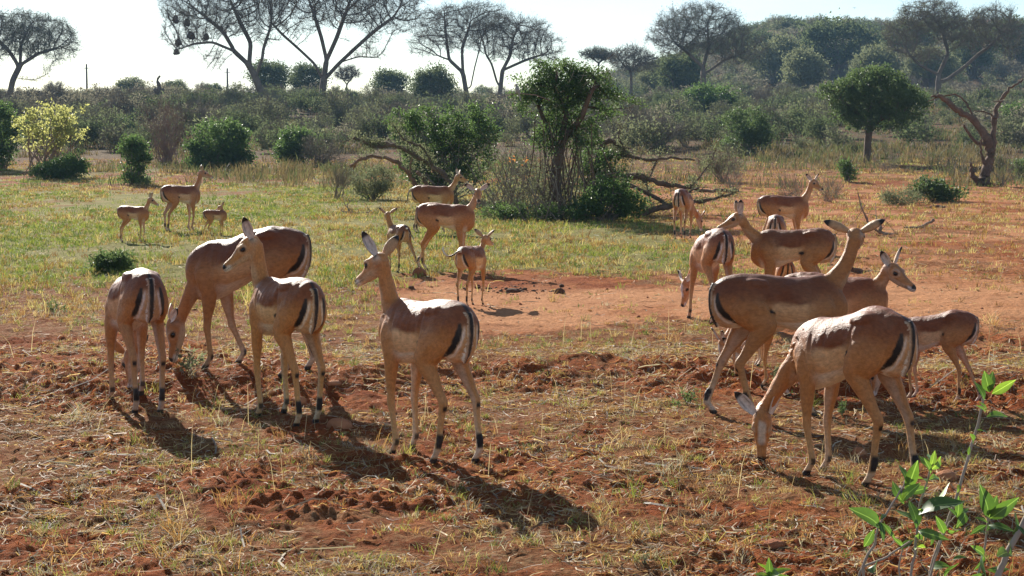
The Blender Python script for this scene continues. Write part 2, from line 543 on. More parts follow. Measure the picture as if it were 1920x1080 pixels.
def ik(A, B, l1, l2, bend):
    """middle joint between A and B, pushed towards bend"""
    A = np.asarray(A, float); B = np.asarray(B, float)
    d = B - A; L = np.linalg.norm(d); L2 = min(L, (l1 + l2) * .999)
    u = d / L
    a = (l1 * l1 - l2 * l2 + L2 * L2) / (2 * L2)
    h = math.sqrt(max(l1 * l1 - a * a, 0))
    b = np.asarray(bend, float); b = b - u * (b @ u); b = b / np.linalg.norm(b)
    return A + u * a * (L / L2) + b * h

FEET0 = {'FL': (.215, .082), 'FR': (.215, -.082), 'HL': (-.285, .085), 'HR': (-.285, -.085)}
REST = dict(poll=(.44, 0, 1.13), head=(0, -25, 0), feet={}, fdrop=0.0, tail='down', bend=0.0)

def head_frame(yaw, pitch, roll):
    y, p, r = map(math.radians, (yaw, pitch, roll))
    f = np.array([math.cos(p) * math.cos(y), math.cos(p) * math.sin(y), math.sin(p)])
    l = np.array([-math.sin(y), math.cos(y), 0])
    u = np.cross(f, l)
    l2 = l * math.cos(r) + u * math.sin(r); u2 = np.cross(f, l2)
    return f, l2, u2

def impala_lofts(P, headscale=1.0, legscale=1.0, footz=None):
    """the closed lofts of one pose: list of (verts, quads, tris, part)"""
    out = []
    fd = P['fdrop']
    def shear(x, z): return z - fd * sstep(-.22, .28, x)
    # torso
    S = catmull(TORSO, 40)
    x, top, bot, w = S.T
    w = w * .92; bot = bot + .012 * (1 - sstep(.15, .3, np.abs(x)))
    rib = .0007 * np.sin(x * 2 * math.pi / .052) * sstep(-.06, 0, x) * (1 - sstep(.14, .2, x))
    m = 28
    ph = np.linspace(0, 2 * math.pi, m, endpoint=False)
    cz, cy = np.cos(ph), np.sin(ph)
    zc = bot + (top - bot) * .52
    Z = zc[:, None] + np.where(cz > 0, (top - zc)[:, None], (zc - bot)[:, None]) * np.sign(cz) * np.abs(cz) ** .92
    Yh = (w + rib)[:, None] * np.sign(cy) * np.abs(cy) ** .95 * (1 - .10 * np.maximum(cz, 0) ** 2 - .12 * np.maximum(-cz, 0))[None]
    X = np.repeat(x[:, None], m, 1)
    Z = shear(X, Z)
    Yh = Yh + P['bend'] * sstep(0, .4, X) * .15
    v, q, t = cap_rings(np.stack([X, Yh, Z], -1))
    out.append((v, q, t, 0))
    # hip bones and shoulder-blade ridges
    for sy in (1, -1):
        for (c, r) in (((-.170, .078 * sy, .838), (.095, .045, .046)),):
            uu = np.linspace(-1, 1, 7); rr = np.sqrt(np.maximum(1 - uu ** 2, .02))
            cc = np.stack([c[0] + uu * r[0], np.full(7, c[1]), np.full(7, c[2])], 1); cc[:, 2] = shear(cc[:, 0], cc[:, 2])
            v, q, t = tube_loft(cc, (0, 1, 0), rr * r[2], rr * r[1], 8)
            out.append((v, q, t, 0))
    # legs
    for key in ('FL', 'FR', 'HL', 'HR'):
        sy = 1 if key[1] == 'L' else -1
        fx, fy = FEET0[key]
        dx, dy, lift = (tuple(P['feet'].get(key, (0, 0))) + (0, 0, 0))[:3]
        gzf = 0.0 if footz is None else footz[key]
        foot = np.array([fx + dx, fy + dy, gzf + lift])
        fold = P['feet'].get(key + '_fold', 0.0)
        if key[0] == 'F':
            sh = lambda p: (p[0], p[1] * sy, shear(p[0], p[2]))
            S0 = np.array(sh((.180, .050, .795))); S1 = np.array(sh((.235, .092, .69)))
            E = np.array(sh((.205, .098, .56))) + np.array([dx * .12, dy * .15, 0])
            S1 = S1 + np.array([dx * .05, 0, 0])
            Ft = foot + np.array([-.028, 0, .085]) + np.array([-.05, 0, .01]) * fold
            LL = np.linalg.norm(E - Ft) * (1.006 if fold == 0 else 1.12)
            K = ik(E, Ft, LL * .54, LL * .46, (1, 0, 0))
            hoofdir = np.array([.034, 0, -.060]) if fold == 0 else np.array([-.01, 0, -.06])
            rows = np.array([  # x y z, ra, rl
                (*S0, .045, .026), (*((S0 + S1) / 2), .075, .042), (*S1, .074, .047), (*(S1 * .45 + E * .55), .067, .046), (*E, .054, .040), (*(E * .62 + K * .38), .042, .034), (*(E * .25 + K * .75), .0285, .0255),
                (*K, .0275, .0255), (*(K * .75 + Ft * .25), .0215, .020), (*(K * .3 + Ft * .7), .0195, .0185), (*Ft, .0225, .021), (*(Ft + hoofdir * .5), .0185, .0185), (*(Ft + hoofdir), .022, .022), (*(Ft + hoofdir * 1.38), .026, .024)])
            part = 1
        else:
            H0 = np.array([-.215, .060 * sy, .82]); H1 = np.array([-.225, .088 * sy, .70]) + np.array([dx * .06, 0, 0])
            St = np.array([-.150, .105 * sy, .575]) + np.array([dx * .22, dy * .2, 0])
            Ft = foot + np.array([-.022, 0, .090]) + np.array([-.05, 0, .01]) * fold
            Hk = ik(St, Ft, .275, .265, (-1, 0, .15))
            hoofdir = np.array([.034, 0, -.062]) if fold == 0 else np.array([-.005, 0, -.065])
            rows = np.array([
                (*H0, .075, .038), (*((H0 + H1) / 2), .112, .053), (*H1, .120, .060), (*(H1 * .5 + St * .5), .102, .055), (*St, .073, .047), (*(St * .6 + Hk * .4), .049, .034), (*(St * .22 + Hk * .78), .0355, .027),
                (*Hk, .0335, .0265), (*(Hk * .76 + Ft * .24), .0245, .0205), (*(Hk * .3 + Ft * .7), .0215, .0195), (*Ft, .0245, .0215), (*(Ft + hoofdir * .5), .0190, .0190), (*(Ft + hoofdir), .022, .022), (*(Ft + hoofdir * 1.38), .026, .024)])
            part = 2
        rows[6:, 3:] *= legscale * .93
        R = catmull(rows, 44)
        v, q, t = tube_loft(R[:, :3], (0, 1, 0), np.maximum(R[:, 3], .008), np.maximum(R[:, 4], .008), 14)
        out.append((v, q, t, part))
        if part == 2:      # dark gland tufts above the hind hoof
            c = Ft * .80 + Hk * .20
            ax = norm(Hk - Ft)
            cc = np.stack([c + ax * s - np.array([.020, 0, 0]) * math.sqrt(max(1 - (s / .05) ** 2, .05)) for s in np.linspace(-.05, .05, 7)])
            rr = np.sqrt(np.maximum(1 - np.linspace(-1, 1, 7) ** 2, .04)) * .014
            v, q, t = tube_loft(cc, (0, 1, 0), rr, rr, 8)
            out.append((v, q, t, 2))
    # neck
    f, l, u = head_frame(*P['head'])
    pl = np.array(P['poll'], float)
    P0 = np.array([.20, 0, shear(.2, .735)]); P3 = pl - u * .012 - f * .012
    d = norm(P3 - P0); L = np.linalg.norm(P3 - P0)
    up = P3[2] > .62
    P1 = P0 + L * .36 * norm(d + (np.array([1.0, 0, -.25]) if up else np.array([.45, 0, .15])))
    P2 = P3 - L * .33 * norm(d + (np.array([-.25, 0, .75]) if up else np.array([.0, 0, -.25])))
    tt = np.linspace(0, 1, 24)[:, None]
    C = (1 - tt) ** 3 * P0 + 3 * (1 - tt) ** 2 * tt * P1 + 3 * (1 - tt) * tt ** 2 * P2 + tt ** 3 * P3
    kx = [0, .2, .4, .6, .8, .93, 1]
    rv = np.interp(tt[:, 0], kx, [.140, .098, .064, .050, .044, .045, .045]); rh = np.interp(tt[:, 0], kx, [.092, .070, .053, .044, .040, .040, .041])
    hs1 = 1 + (headscale - 1) * .45
    rv = rv * np.interp(tt[:, 0], [0, .5], [1, hs1]); rh = rh * np.interp(tt[:, 0], [0, .5], [1, hs1])
    side = norm(np.array([0, 1, 0]) * (1 - tt) + l * tt)
    v, q, t = tube_loft(C, side, rv, rh, 18)
    out.append((v, q, t, 3))
    # head
    Hd = catmull(HEAD, 26)
    s, c, hh, hw = (Hd * headscale).T
    C = pl + f * s[:, None] + u * c[:, None]
    m = 16
    ph = np.linspace(0, 2 * math.pi, m, endpoint=False)
    cu, cl = np.cos(ph), np.sin(ph)
    narrow = (1 - .30 * np.maximum(-cu, 0) ** 1.5)
    V = C[:, None] + u * (cu[None, :, None] * hh[:, None, None]) + l * ((cl * narrow)[None, :, None] * hw[:, None, None])
    v, q, t = cap_rings(V)
    out.append((v, q, t, 4))
    for sy in (1, -1):      # brow ridges over the eyes
        cc = np.stack([pl + headscale * (f * a + l * sy * b + u * .030) for a, b in zip(np.linspace(.045, .105, 6), [.036, .043, .045, .044, .040, .033])])
        v, q, t = tube_loft(cc, l, np.array([.006, .011, .013, .013, .011, .006]) * headscale, np.array([.006, .010, .012, .012, .010, .006]) * headscale, 8)
        out.append((v, q, t, 4))
    # tail
    T0 = np.array([-.385, 0, .835])
    tl = P['tail']
    if tl == 'down': K = [(0, 0, .01), (-.018, 0, -.03), (-.024, 0, -.09), (-.016, .006, -.16), (.004, .010, -.22), (.022, .010, -.27)]
    elif tl == 'left': K = [(0, 0, 0), (-.05, .02, -.01), (-.08, .08, -.06), (-.075, .17, -.07), (-.06, .235, -.01), (-.05, .25, .07)]
    elif tl == 'back': K = [(0, 0, 0), (-.06, 0, -.01), (-.12, -.01, -.06), (-.18, -.02, -.12), (-.23, -.03, -.17), (-.27, -.03, -.21)]
    else: K = [(0, 0, 0), (-.04, 0, -.02), (-.07, 0, -.08), (-.085, -.01, -.15), (-.09, -.02, -.21), (-.08, -.03, -.26)]
    R = catmull(np.hstack([T0 + np.array(K), np.array([(.018, .022), (.016, .020), (.015, .018), (.015, .019), (.015, .017), (.009, .009)])]), 22)
    v, q, t = tube_loft(R[:, :3], (0, 1, 0), R[:, 3], R[:, 4], 10)
    out.append((v, q, t, 5))
    return out, (pl, f, l, u)

def ear_mesh(pl, f, l, u, sy, hs, fwd, rise, back=.22, opu=0.0, scale=1.0):
    """a cupped leaf-shaped ear; returns verts, quads, colours"""
    base = pl + hs * (f * -.004 + l * (.036 * sy) + u * .036)
    ax = norm(l * sy * math.cos(math.radians(rise)) + u * math.sin(math.radians(rise)) - f * back)
    op = norm(f * fwd + l * sy * .35 * (1 - abs(fwd)) + u * opu)            # the way the cup opens
    op = norm(op - ax * (op @ ax)); sd = np.cross(ax, op)
    n, m = 12, 9
    L = .155 * hs * scale
    a = np.linspace(0, 1, n)
    w = np.interp(a, [0, .12, .35, .6, .82, .94, 1], [.016, .022, .032, .031, .021, .011, .002]) * hs * scale
    th = np.linspace(-1, 1, m)
    V = []
    for k in range(n):
        cur = .95 * (1 - .45 * a[k])
        off = (1 - np.cos(th * cur * 1.25)) * w[k] * 1.0
        lat = np.sin(th * cur * 1.1) / math.sin(cur * 1.1) * w[k]
        V.append(base + ax * (a[k] * L) - op * (.014 * hs * math.sin(a[k] * 2.6)) + op * off[:, None] + sd * lat[:, None])
    V = np.array(V)
    inner = V + op * .0035
    outer = V - op * .0035
    AA = np.repeat(a[:, None], m, 1); TH = np.repeat(np.abs(th)[None], n, 0)
    tip = sstep(.70, .78, AA)
    streak = sstep(.55, .9, np.cos(TH * 9 + AA * 3)) * sstep(.1, .3, AA) * (1 - sstep(.6, .75, AA)) * (1 - sstep(.6, .9, TH))
    ci = np.array([.68, .56, .48]) * (1 - streak[..., None] * .55)
    ci = ci * (1 - tip[..., None]) + np.array([.014, .011, .01]) * tip[..., None]
    co = np.array([.48, .27, .13]) * np.ones((n, m, 1))
    co = co * (1 - tip[..., None]) + np.array([.014, .011, .01]) * tip[..., None]
    v = np.concatenate([inner.reshape(-1, 3), outer.reshape(-1, 3)])
    c = np.concatenate([ci.reshape(-1, 3), co.reshape(-1, 3)])
    i = (np.arange(n - 1)[:, None] * m + np.arange(m - 1)[None]).ravel()
    qi = np.stack([i, i + 1, i + m + 1, i + m], 1)
    qo = qi[:, ::-1] + n * m
    per = [k * m for k in range(n)] + [(n - 1) * m + k for k in range(1, m)] + [k * m + m - 1 for k in range(n - 2, -1, -1)] 
    per = np.array(per)
    e = np.stack([per[:-1], per[1:], per[1:] + n * m, per[:-1] + n * m], 1)
    return v, np.concatenate([qi, qo, e]), c

def coat_colour(part, rp, hc, tailu, head_shine=0.0):
    """coat pattern from the place on a standing animal: rp body place, hc head place (along, left, up)"""
    x, y, z = rp.T; ay = np.abs(y)
    n = (fbm(x * 9 + 5, z * 9 + y * 7, 3, 3) - .5)
    tan = np.array([.74, .47, .25]); saddle = np.array([.21, .060, .017]); belly = np.array([.80, .70, .58]); mid = np.array([.40, .205, .098])
    white = np.array([.82, .76, .68]); black = np.array([.012, .010, .010])
    mixc = lambda c, d, w: c * (1 - w[:, None]) + d * w[:, None]
    c = np.tile(tan, (len(x), 1))
    body = (part == 0)
    zs = z + n * .02
    sad = sstep(.706, .736, zs + n * .02)
    sh = sstep(.06, .26, x + n * .10); th = 1 - sstep(-.26, -.10, x + n * .10)
    soft = sstep(.66, .82, zs)
    sadw = sad * (1 - np.maximum(sh, th)) + soft * np.maximum(sh, th)
    base = np.array([.50, .205, .062])
    c = mixc(c, base, np.maximum(sh, th) * body)
    c = mixc(c, saddle, sadw * body)
    bel = (1 - sstep(.592, .608, zs - .02 * sstep(.0, -.12, x))) * body * (1 - sstep(.27, .33, x))
    c = mixc(c, belly, bel)
    # legs
    fl = part == 1; hl = part == 2
    lg = fl | hl
    legc = np.tile(np.array([.49, .205, .062]), (len(x), 1))
    legc = mixc(legc, np.array([.56, .31, .13]), 1 - sstep(.12, .50, z))
    legc = mixc(legc, saddle, soft * .85)
    cen = np.where(fl, .085, .088)
    inner = sstep(.0, .016, cen - ay - .004) * (1 - sstep(.52, .64, z))
    legc = mixc(legc, np.array([.66, .58, .50]), inner * .5)
    c = np.where(lg[:, None], legc, c)
    hoof = (1 - sstep(.030, .036, z)) * lg
    past = (1 - sstep(.075, .10, z)) * lg * sstep(.034, .04, z)
    c = mixc(c, white * .85, past * np.where(hl, .40, .25))
    c = mixc(c, black * 2, hoof)
    # black marks: hock point, gland tufts, heel of front pastern
    hk = np.exp(-((z - .325) / .014) ** 2) * hl * sstep(.6, .9, tailu)
    c = mixc(c, black, np.clip(hk * 1.6, 0, 1))
    tf = sstep(.085, .10, z) * (1 - sstep(.165, .185, z)) * hl * sstep(.05, .4, tailu)
    c = mixc(c, black, tf)
    ft = sstep(.06, .07, z) * (1 - sstep(.095, .11, z)) * fl * sstep(.3, .6, tailu)
    c = mixc(c, black, ft * .9)
    # rump: white between two black stripes
    rear = sstep(.285, .315, -x) * (body | hl) * (z > .45)
    ne = fbm(y * 55 + 3, z * 40 + x * 20, 15, 2) - .5
    ay = ay + ne * .006
    zc = np.clip(z, .54, .82)
    ys = .052 + (.80 - zc) * .19
    wt = (1 - sstep(-.004, .012, ay - ys + .012)) * rear * (1 - sstep(.75, .80, z)) * sstep(.48, .54, z)
    c = mixc(c, np.array([.60, .33, .145]), wt * .8)
    wt2 = np.exp(-((ay - ys + .019) / .007) ** 2) * rear * (1 - sstep(.74, .79, z)) * sstep(.48, .56, z)
    c = mixc(c, white, wt2 * .75)
    wdt = .0105 * np.interp(z, [.55, .66, .74, .80], [.45, 1.0, 1.1, .4])
    bl = (1 - sstep(wdt, wdt + .006, np.abs(ay - ys - .004))) * rear * (1 - sstep(.785, .80, z)) * sstep(.555, .60, z)
    c = mixc(c, black, bl)
    # thin black line down the spine of the croup to the tail
    sp = (1 - sstep(.008, .016, ay)) * sstep(.25, .34, -x) * body * sstep(.78, .82, z)
    c = mixc(c, black, sp * .9)
    # flank spot
    spot = 1 - sstep(.6, 1.0, np.sqrt(((x + .088 + (z - .665) * .5) / .030) ** 2 + ((z - .665) / .019) ** 2))
    c = mixc(c, black, spot * (body | hl) * (ay > .07))
    # neck
    nk = part == 3
    nc = np.tile(np.array([.49, .190, .053]), (len(x), 1))
    nc = mixc(nc, saddle * 1.15, sstep(.80, .92, z - (x - .2) * .9) * (1 - sstep(.26, .36, x)) * .8)
    thr = sstep(.035, .06, (x - .40) * .8 - (z - 1.06) * .5) 
    nc = mixc(nc, np.array([.60, .43, .28]), thr * .5)
    c = np.where(nk[:, None], nc, c)
    # head
    hd = part == 4
    s, l, u = hc.T; al = np.abs(l)
    h = np.tile(np.array([.48, .205, .068]), (len(x), 1))
    h = mixc(h, np.array([.20, .10, .055]), (1 - sstep(.012, .024, al)) * sstep(.02, .05, s) * (1 - sstep(.17, .22, s)) * sstep(0, .015, u) * .55)
    h = mixc(h, np.array([.60, .45, .32]), (1 - sstep(-.035, -.012, u + .05 * s)) * .8)
    h = mixc(h, np.array([.66, .57, .50]), head_shine * sstep(.035, .06, s + n * .05) * (1 - sstep(.14, .17, s + n * .06)) * (1 - sstep(.014, .028, al + n * .02)) * sstep(-.005, .012, u))  # shine on the forehead of lowered heads, painted pale into the coat
    ring = np.exp(-((np.sqrt((s - .083) ** 2 + (u - .010) ** 2) - .026) / .007) ** 2) * sstep(.03, .036, al) * (.35 + .65 * sstep(.0, .02, u))
    h = mixc(h, np.array([.66, .52, .40]), ring * .55)
    h = mixc(h, black * 1.5, (1 - sstep(.016, .023, np.sqrt((s - .081) ** 2 + ((u - .008) * 1.2) ** 2))) * sstep(.028, .034, al))
    h = mixc(h, white, sstep(.188, .215, s) * (1 - sstep(-.030, -.020, u)) * .9)
    h = mixc(h, black, sstep(.222, .232, s) * sstep(-.036, -.028, u))
    h = mixc(h, black * 4, (1 - sstep(.002, .004, np.abs(u + .044 - (s - .2) * .05))) * sstep(.15, .17, s) * .7)
    h = mixc(h, white * .9, sstep(.026, .036, al) * (1 - sstep(.0, .03, s)) * sstep(-.02, .0, u) * .5)
    h = mixc(h, black, (1 - sstep(.010, .02, np.sqrt(s ** 2 + (al - .040) ** 2 + (u - .030) ** 2))) * .7)
    c = np.where(hd[:, None], h, c)
    # tail
    tlm = part == 5
    tcol = np.tile(white, (len(x), 1)); tcol = mixc(tcol, np.array([.60, .40, .25]), sstep(.60, .70, z) * .8)
    dark = (1 - sstep(.010, .016, ay)) * sstep(-.006, .002, tailu)
    tcol = mixc(tcol, np.array([.40, .22, .11]), sstep(.0, .008, tailu) * (ay < .024) * .8)
    tcol = mixc(tcol, black, dark)
    c = np.where(tlm[:, None], tcol, c)
    return c

_rest_cache = {}
def make_impala(px, py, yaw, s=1.0, poll=None, head=(0, -25, 0), feet=None, fdrop=0.0, tail='down', ears=((.8, 35), (.8, 35)), bend=0.0,
                hs=1.0, voxel=.0085, label='', headw=None, sx=1.0, tintk=1.0):
    """one impala: picture place of the middle of its feet, heading (0 = to the right of the picture, 90 = away)"""
    g = at(px, py)
    yr = math.radians(yaw); cy, sn = math.cos(yr), math.sin(yr)
    P = dict(REST); P.update(poll=poll or REST['poll'], head=head, feet=feet or {}, fdrop=fdrop, tail=tail, bend=bend)
    if headw is not None:       # head direction given as a compass heading instead
        P['head'] = (headw[0] - yaw, headw[1], headw[2] if len(headw) > 2 else 0)
    footz = {}
    for k, (fx, fy) in FEET0.items():
        dx, dy = (tuple(P['feet'].get(k, (0, 0))) + (0, 0))[:2]
        lx, ly = (fx + dx) * s * sx, (fy + dy) * s
        footz[k] = (gz(g[0] + cy * lx - sn * ly, g[1] + sn * lx + cy * ly) - g[2] - .006) / s
    hsc = hs
    lof, (pl, f, l, u) = impala_lofts(P, hsc, 1.0 if s > .8 else .92, footz)
    key = round(hsc, 3)
    if key not in _rest_cache: _rest_cache[key] = impala_lofts(dict(REST), hsc, 1.0)[0]
    rest = _rest_cache[key]
    mb = MB(); pv = []; dv = []; pp = []; tu = []
    for (v, q, t, part), (v0, q0, t0, p0) in zip(lof, rest):
        mb.add(v, q); 
        mb.t.append(t + mb.n - len(v)); mb.tm.append(np.zeros(len(t), np.int32))
        pv.append(v); dv.append(v0 - v); pp.append(np.full(len(v), part))
        if part in (1, 2) and len(v) > 400:
            tu.append(np.concatenate([np.tile(np.cos(np.linspace(0, 2 * math.pi, 14, endpoint=False)), (len(v) - 2) // 14), [0, 0]]))
        elif part == 2: tu.append(np.ones(len(v)))
        elif part == 5:
            m = 10; n = (len(v) - 2) // m
            cen = v[:-2].reshape(n, m, 3).mean(1)
            A = np.repeat(np.sin(np.linspace(0, 2 * math.pi, m, endpoint=False) + math.pi / 2)[None], n, 0)
            tu.append(np.concatenate([(A * .02).ravel(), [0, 0]]))
        else: tu.append(np.zeros(len(v)))
    pv = np.concatenate(pv); dv = np.concatenate(dv); pp = np.concatenate(pp); tu = np.concatenate(tu)
    me = mb.mesh('tmp', [])
    o = bpy.data.objects.new('tmp', me); COL.objects.link(o)
    r = o.modifiers.new('r', 'REMESH'); r.mode = 'VOXEL'; r.voxel_size = voxel / s if s < 1 else voxel; r.use_smooth_shade = True
    sm = o.modifiers.new('s', 'SMOOTH'); sm.factor = .5; sm.iterations = 4 if voxel < .01 else 2
    dg = bpy.context.evaluated_depsgraph_get()
    me2 = bpy.data.meshes.new_from_object(o.evaluated_get(dg))
    bpy.data.objects.remove(o); bpy.data.meshes.remove(me)
    nv = len(me2.vertices)
    V = np.empty(nv * 3, np.float32); me2.vertices.foreach_get('co', V); V = V.reshape(-1, 3).astype(float)
    N = np.empty(nv * 3, np.float32); me2.vertices.foreach_get('normal', N); N = N.reshape(-1, 3).astype(float)
    ls = np.empty(len(me2.polygons), np.int32); me2.polygons.foreach_get('loop_start', ls)
    lt = np.empty(len(me2.polygons), np.int32); me2.polygons.foreach_get('loop_total', lt)
    lv = np.empty(len(me2.loops), np.int32); me2.loops.foreach_get('vertex_index', lv)
    Q = lv[ls[lt == 4][:, None] + np.arange(4)]; T = lv[ls[lt == 3][:, None] + np.arange(3)]
    bpy.data.meshes.remove(me2)
    # carry the place on a standing animal over to the joined skin
    kd = kdtree.KDTree(len(pv))
    for i, p in enumerate(pv): kd.insert(p, i)
    kd.balance()
    K = 4
    idx = np.zeros((nv, K), int); dist = np.ones((nv, K))
    for i in range(nv):
        for k, (_, j, d) in enumerate(kd.find_n(V[i], K)):
            idx[i, k] = j; dist[i, k] = d
    part = pp[idx[:, 0]]
    w = 1 / (dist + .002) ** 2
    w *= (pp[idx] == part[:, None])
    w /= w.sum(1, keepdims=True)
    rp = V + (dv[idx] * w[..., None]).sum(1)
    tailu = (tu[idx] * w).sum(1)
    hc = np.stack([(V - pl) @ f, (V - pl) @ l, (V - pl) @ u], 1) / hsc
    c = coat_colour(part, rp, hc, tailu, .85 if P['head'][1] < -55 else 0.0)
    # blend the seams between limbs, neck and trunk
    e0 = np.concatenate([Q[:, 0], Q[:, 1], Q[:, 2], Q[:, 3]]); e1 = np.concatenate([Q[:, 1], Q[:, 2], Q[:, 3], Q[:, 0]])
    deg = np.maximum(np.bincount(e0, minlength=nv) + np.bincount(e1, minlength=nv), 1)[:, None]
    def spread(a):
        s_ = np.zeros_like(a)
        for k in range(a.shape[1]):
            s_[:, k] = np.bincount(e0, a[e1, k], nv) + np.bincount(e1, a[e0, k], nv)
        return s_ / deg
    seam = (1 - ((np.abs(rp[:, 0] + .09) < .05) & (np.abs(rp[:, 2] - .665) < .04))[:, None]) * ((pp[idx] != part[:, None]).any(1) & (part != 5) & ~((part == 2) & (rp[:, 0] < -.24)) & ~((part == 0) & (rp[:, 0] < -.24))).astype(float)[:, None]
    for _ in range(6): seam = np.maximum(seam, spread(seam) * .98)
    seam = np.clip(seam, 0, 1)
    keepdark = (c.max(1) < .05)[:, None]
    for _ in range(14): c = np.where(keepdark, c, c * (1 - seam * .8) + spread(c) * seam * .8)
    gg = np.random.default_rng(int(px * 7 + py)); c = np.clip(c * tintk * gg.uniform(.90, 1.08) * np.array([1, gg.uniform(.95, 1.06), gg.uniform(.90, 1.12)]), .006, .9)
    # muscle, ribs and folds of the skin
    if voxel < .012:
        x_, y_, z_ = rp.T
        tr = (part == 0).astype(float)
        rb = np.sin(2 * math.pi * (x_ + .35 * (z_ - .7)) / .047) * sstep(-.10, -.02, x_) * (1 - sstep(.12, .2, x_)) * sstep(.58, .64, z_) * (1 - sstep(.80, .86, z_)) * tr
        sd_ = hash(label) % 97 if False else int(px) % 97
        mus = (fbm(x_ * 7 + sd_, z_ * 5 + y_ * 4, 5, 3) - .5) * ((part == 0) | (part == 2) | (part == 1) | (part == 3)) * sstep(.42, .6, z_)
        wr = (1 - np.abs(2 * fbm(x_ * 5 + sd_ * .3, z_ * 3.2 + y_ * 3, 8, 2) - 1)) ** 3 * tr * sstep(.6, .7, z_)
        disp = .0006 * rb + .030 * mus
        sh_ = -np.exp(-((x_ - .145 - (z_ - .7) * .12) / .012) ** 2) * sstep(.56, .62, z_) * (1 - sstep(.78, .84, z_)) * .006     # crease behind the shoulder
        fl_ = -np.exp(-((x_ + .115 + (z_ - .7) * .1) / .013) ** 2) * sstep(.60, .66, z_) * (1 - sstep(.80, .86, z_)) * .006      # crease before the thigh
        V = V + N * (disp + (sh_ + fl_) * (part != 4))[:, None]
    out = MB()
    out.add(V, Q, 0, c)
    if len(T): out.t.append(T.astype(np.int64)); out.tm.append(np.zeros(len(T), np.int32))
    if P['head'][1] < -55: ears = [tuple(e) + (.65, .9) if len(e) == 2 else e for e in ears]
    for sy, e in zip((1, -1), ears):
        v, q, cc = ear_mesh(pl, f, l, u, sy, hsc, *e)
        out.add(v, q, 0, cc)
    me = out.mesh('impala', [M['coat']])
    o = link_mesh('impala' if s > .72 else 'young_impala', me)
    o.location = g; o.rotation_euler = (0, 0, yr); o.scale = (s * sx, s, s)
    for sy in (1, -1):
        e = link_mesh('eye', eye_mesh(), o)
        e.location = pl + hsc * (f * .081 + l * sy * .0425 + u * .007)
        e.scale = (hsc,) * 3
    tag(o, label, 'antelope', 'impala herd grazing on the red plain')
    return o

_eye = []
def eye_mesh():
    if not _eye:
        n, m = 8, 10
        a = np.linspace(0.02, math.pi - .02, n)
        C = np.stack([np.zeros(n), np.zeros(n), np.cos(a) * .0138], 1)
        v, q, t = tube_loft(C, (0, 1, 0), np.sin(a) * .0138, np.sin(a) * .0138, m)
        mb = MB(); mb.add(v, q); mb.t.append(t); mb.tm.append(np.zeros(len(t), np.int32))
        _eye.append(mb.mesh('eye', [M['eye']]))
    return _eye[0]

GRAZE = dict(poll=(.60, .02, .265), head=(0, -78, 0), fdrop=.055)
def graze(side=0.0, reach=0.0, pitch=-78, z=.265): return dict(poll=(.585 + reach, side, z), head=(0, pitch, 0), fdrop=.06)

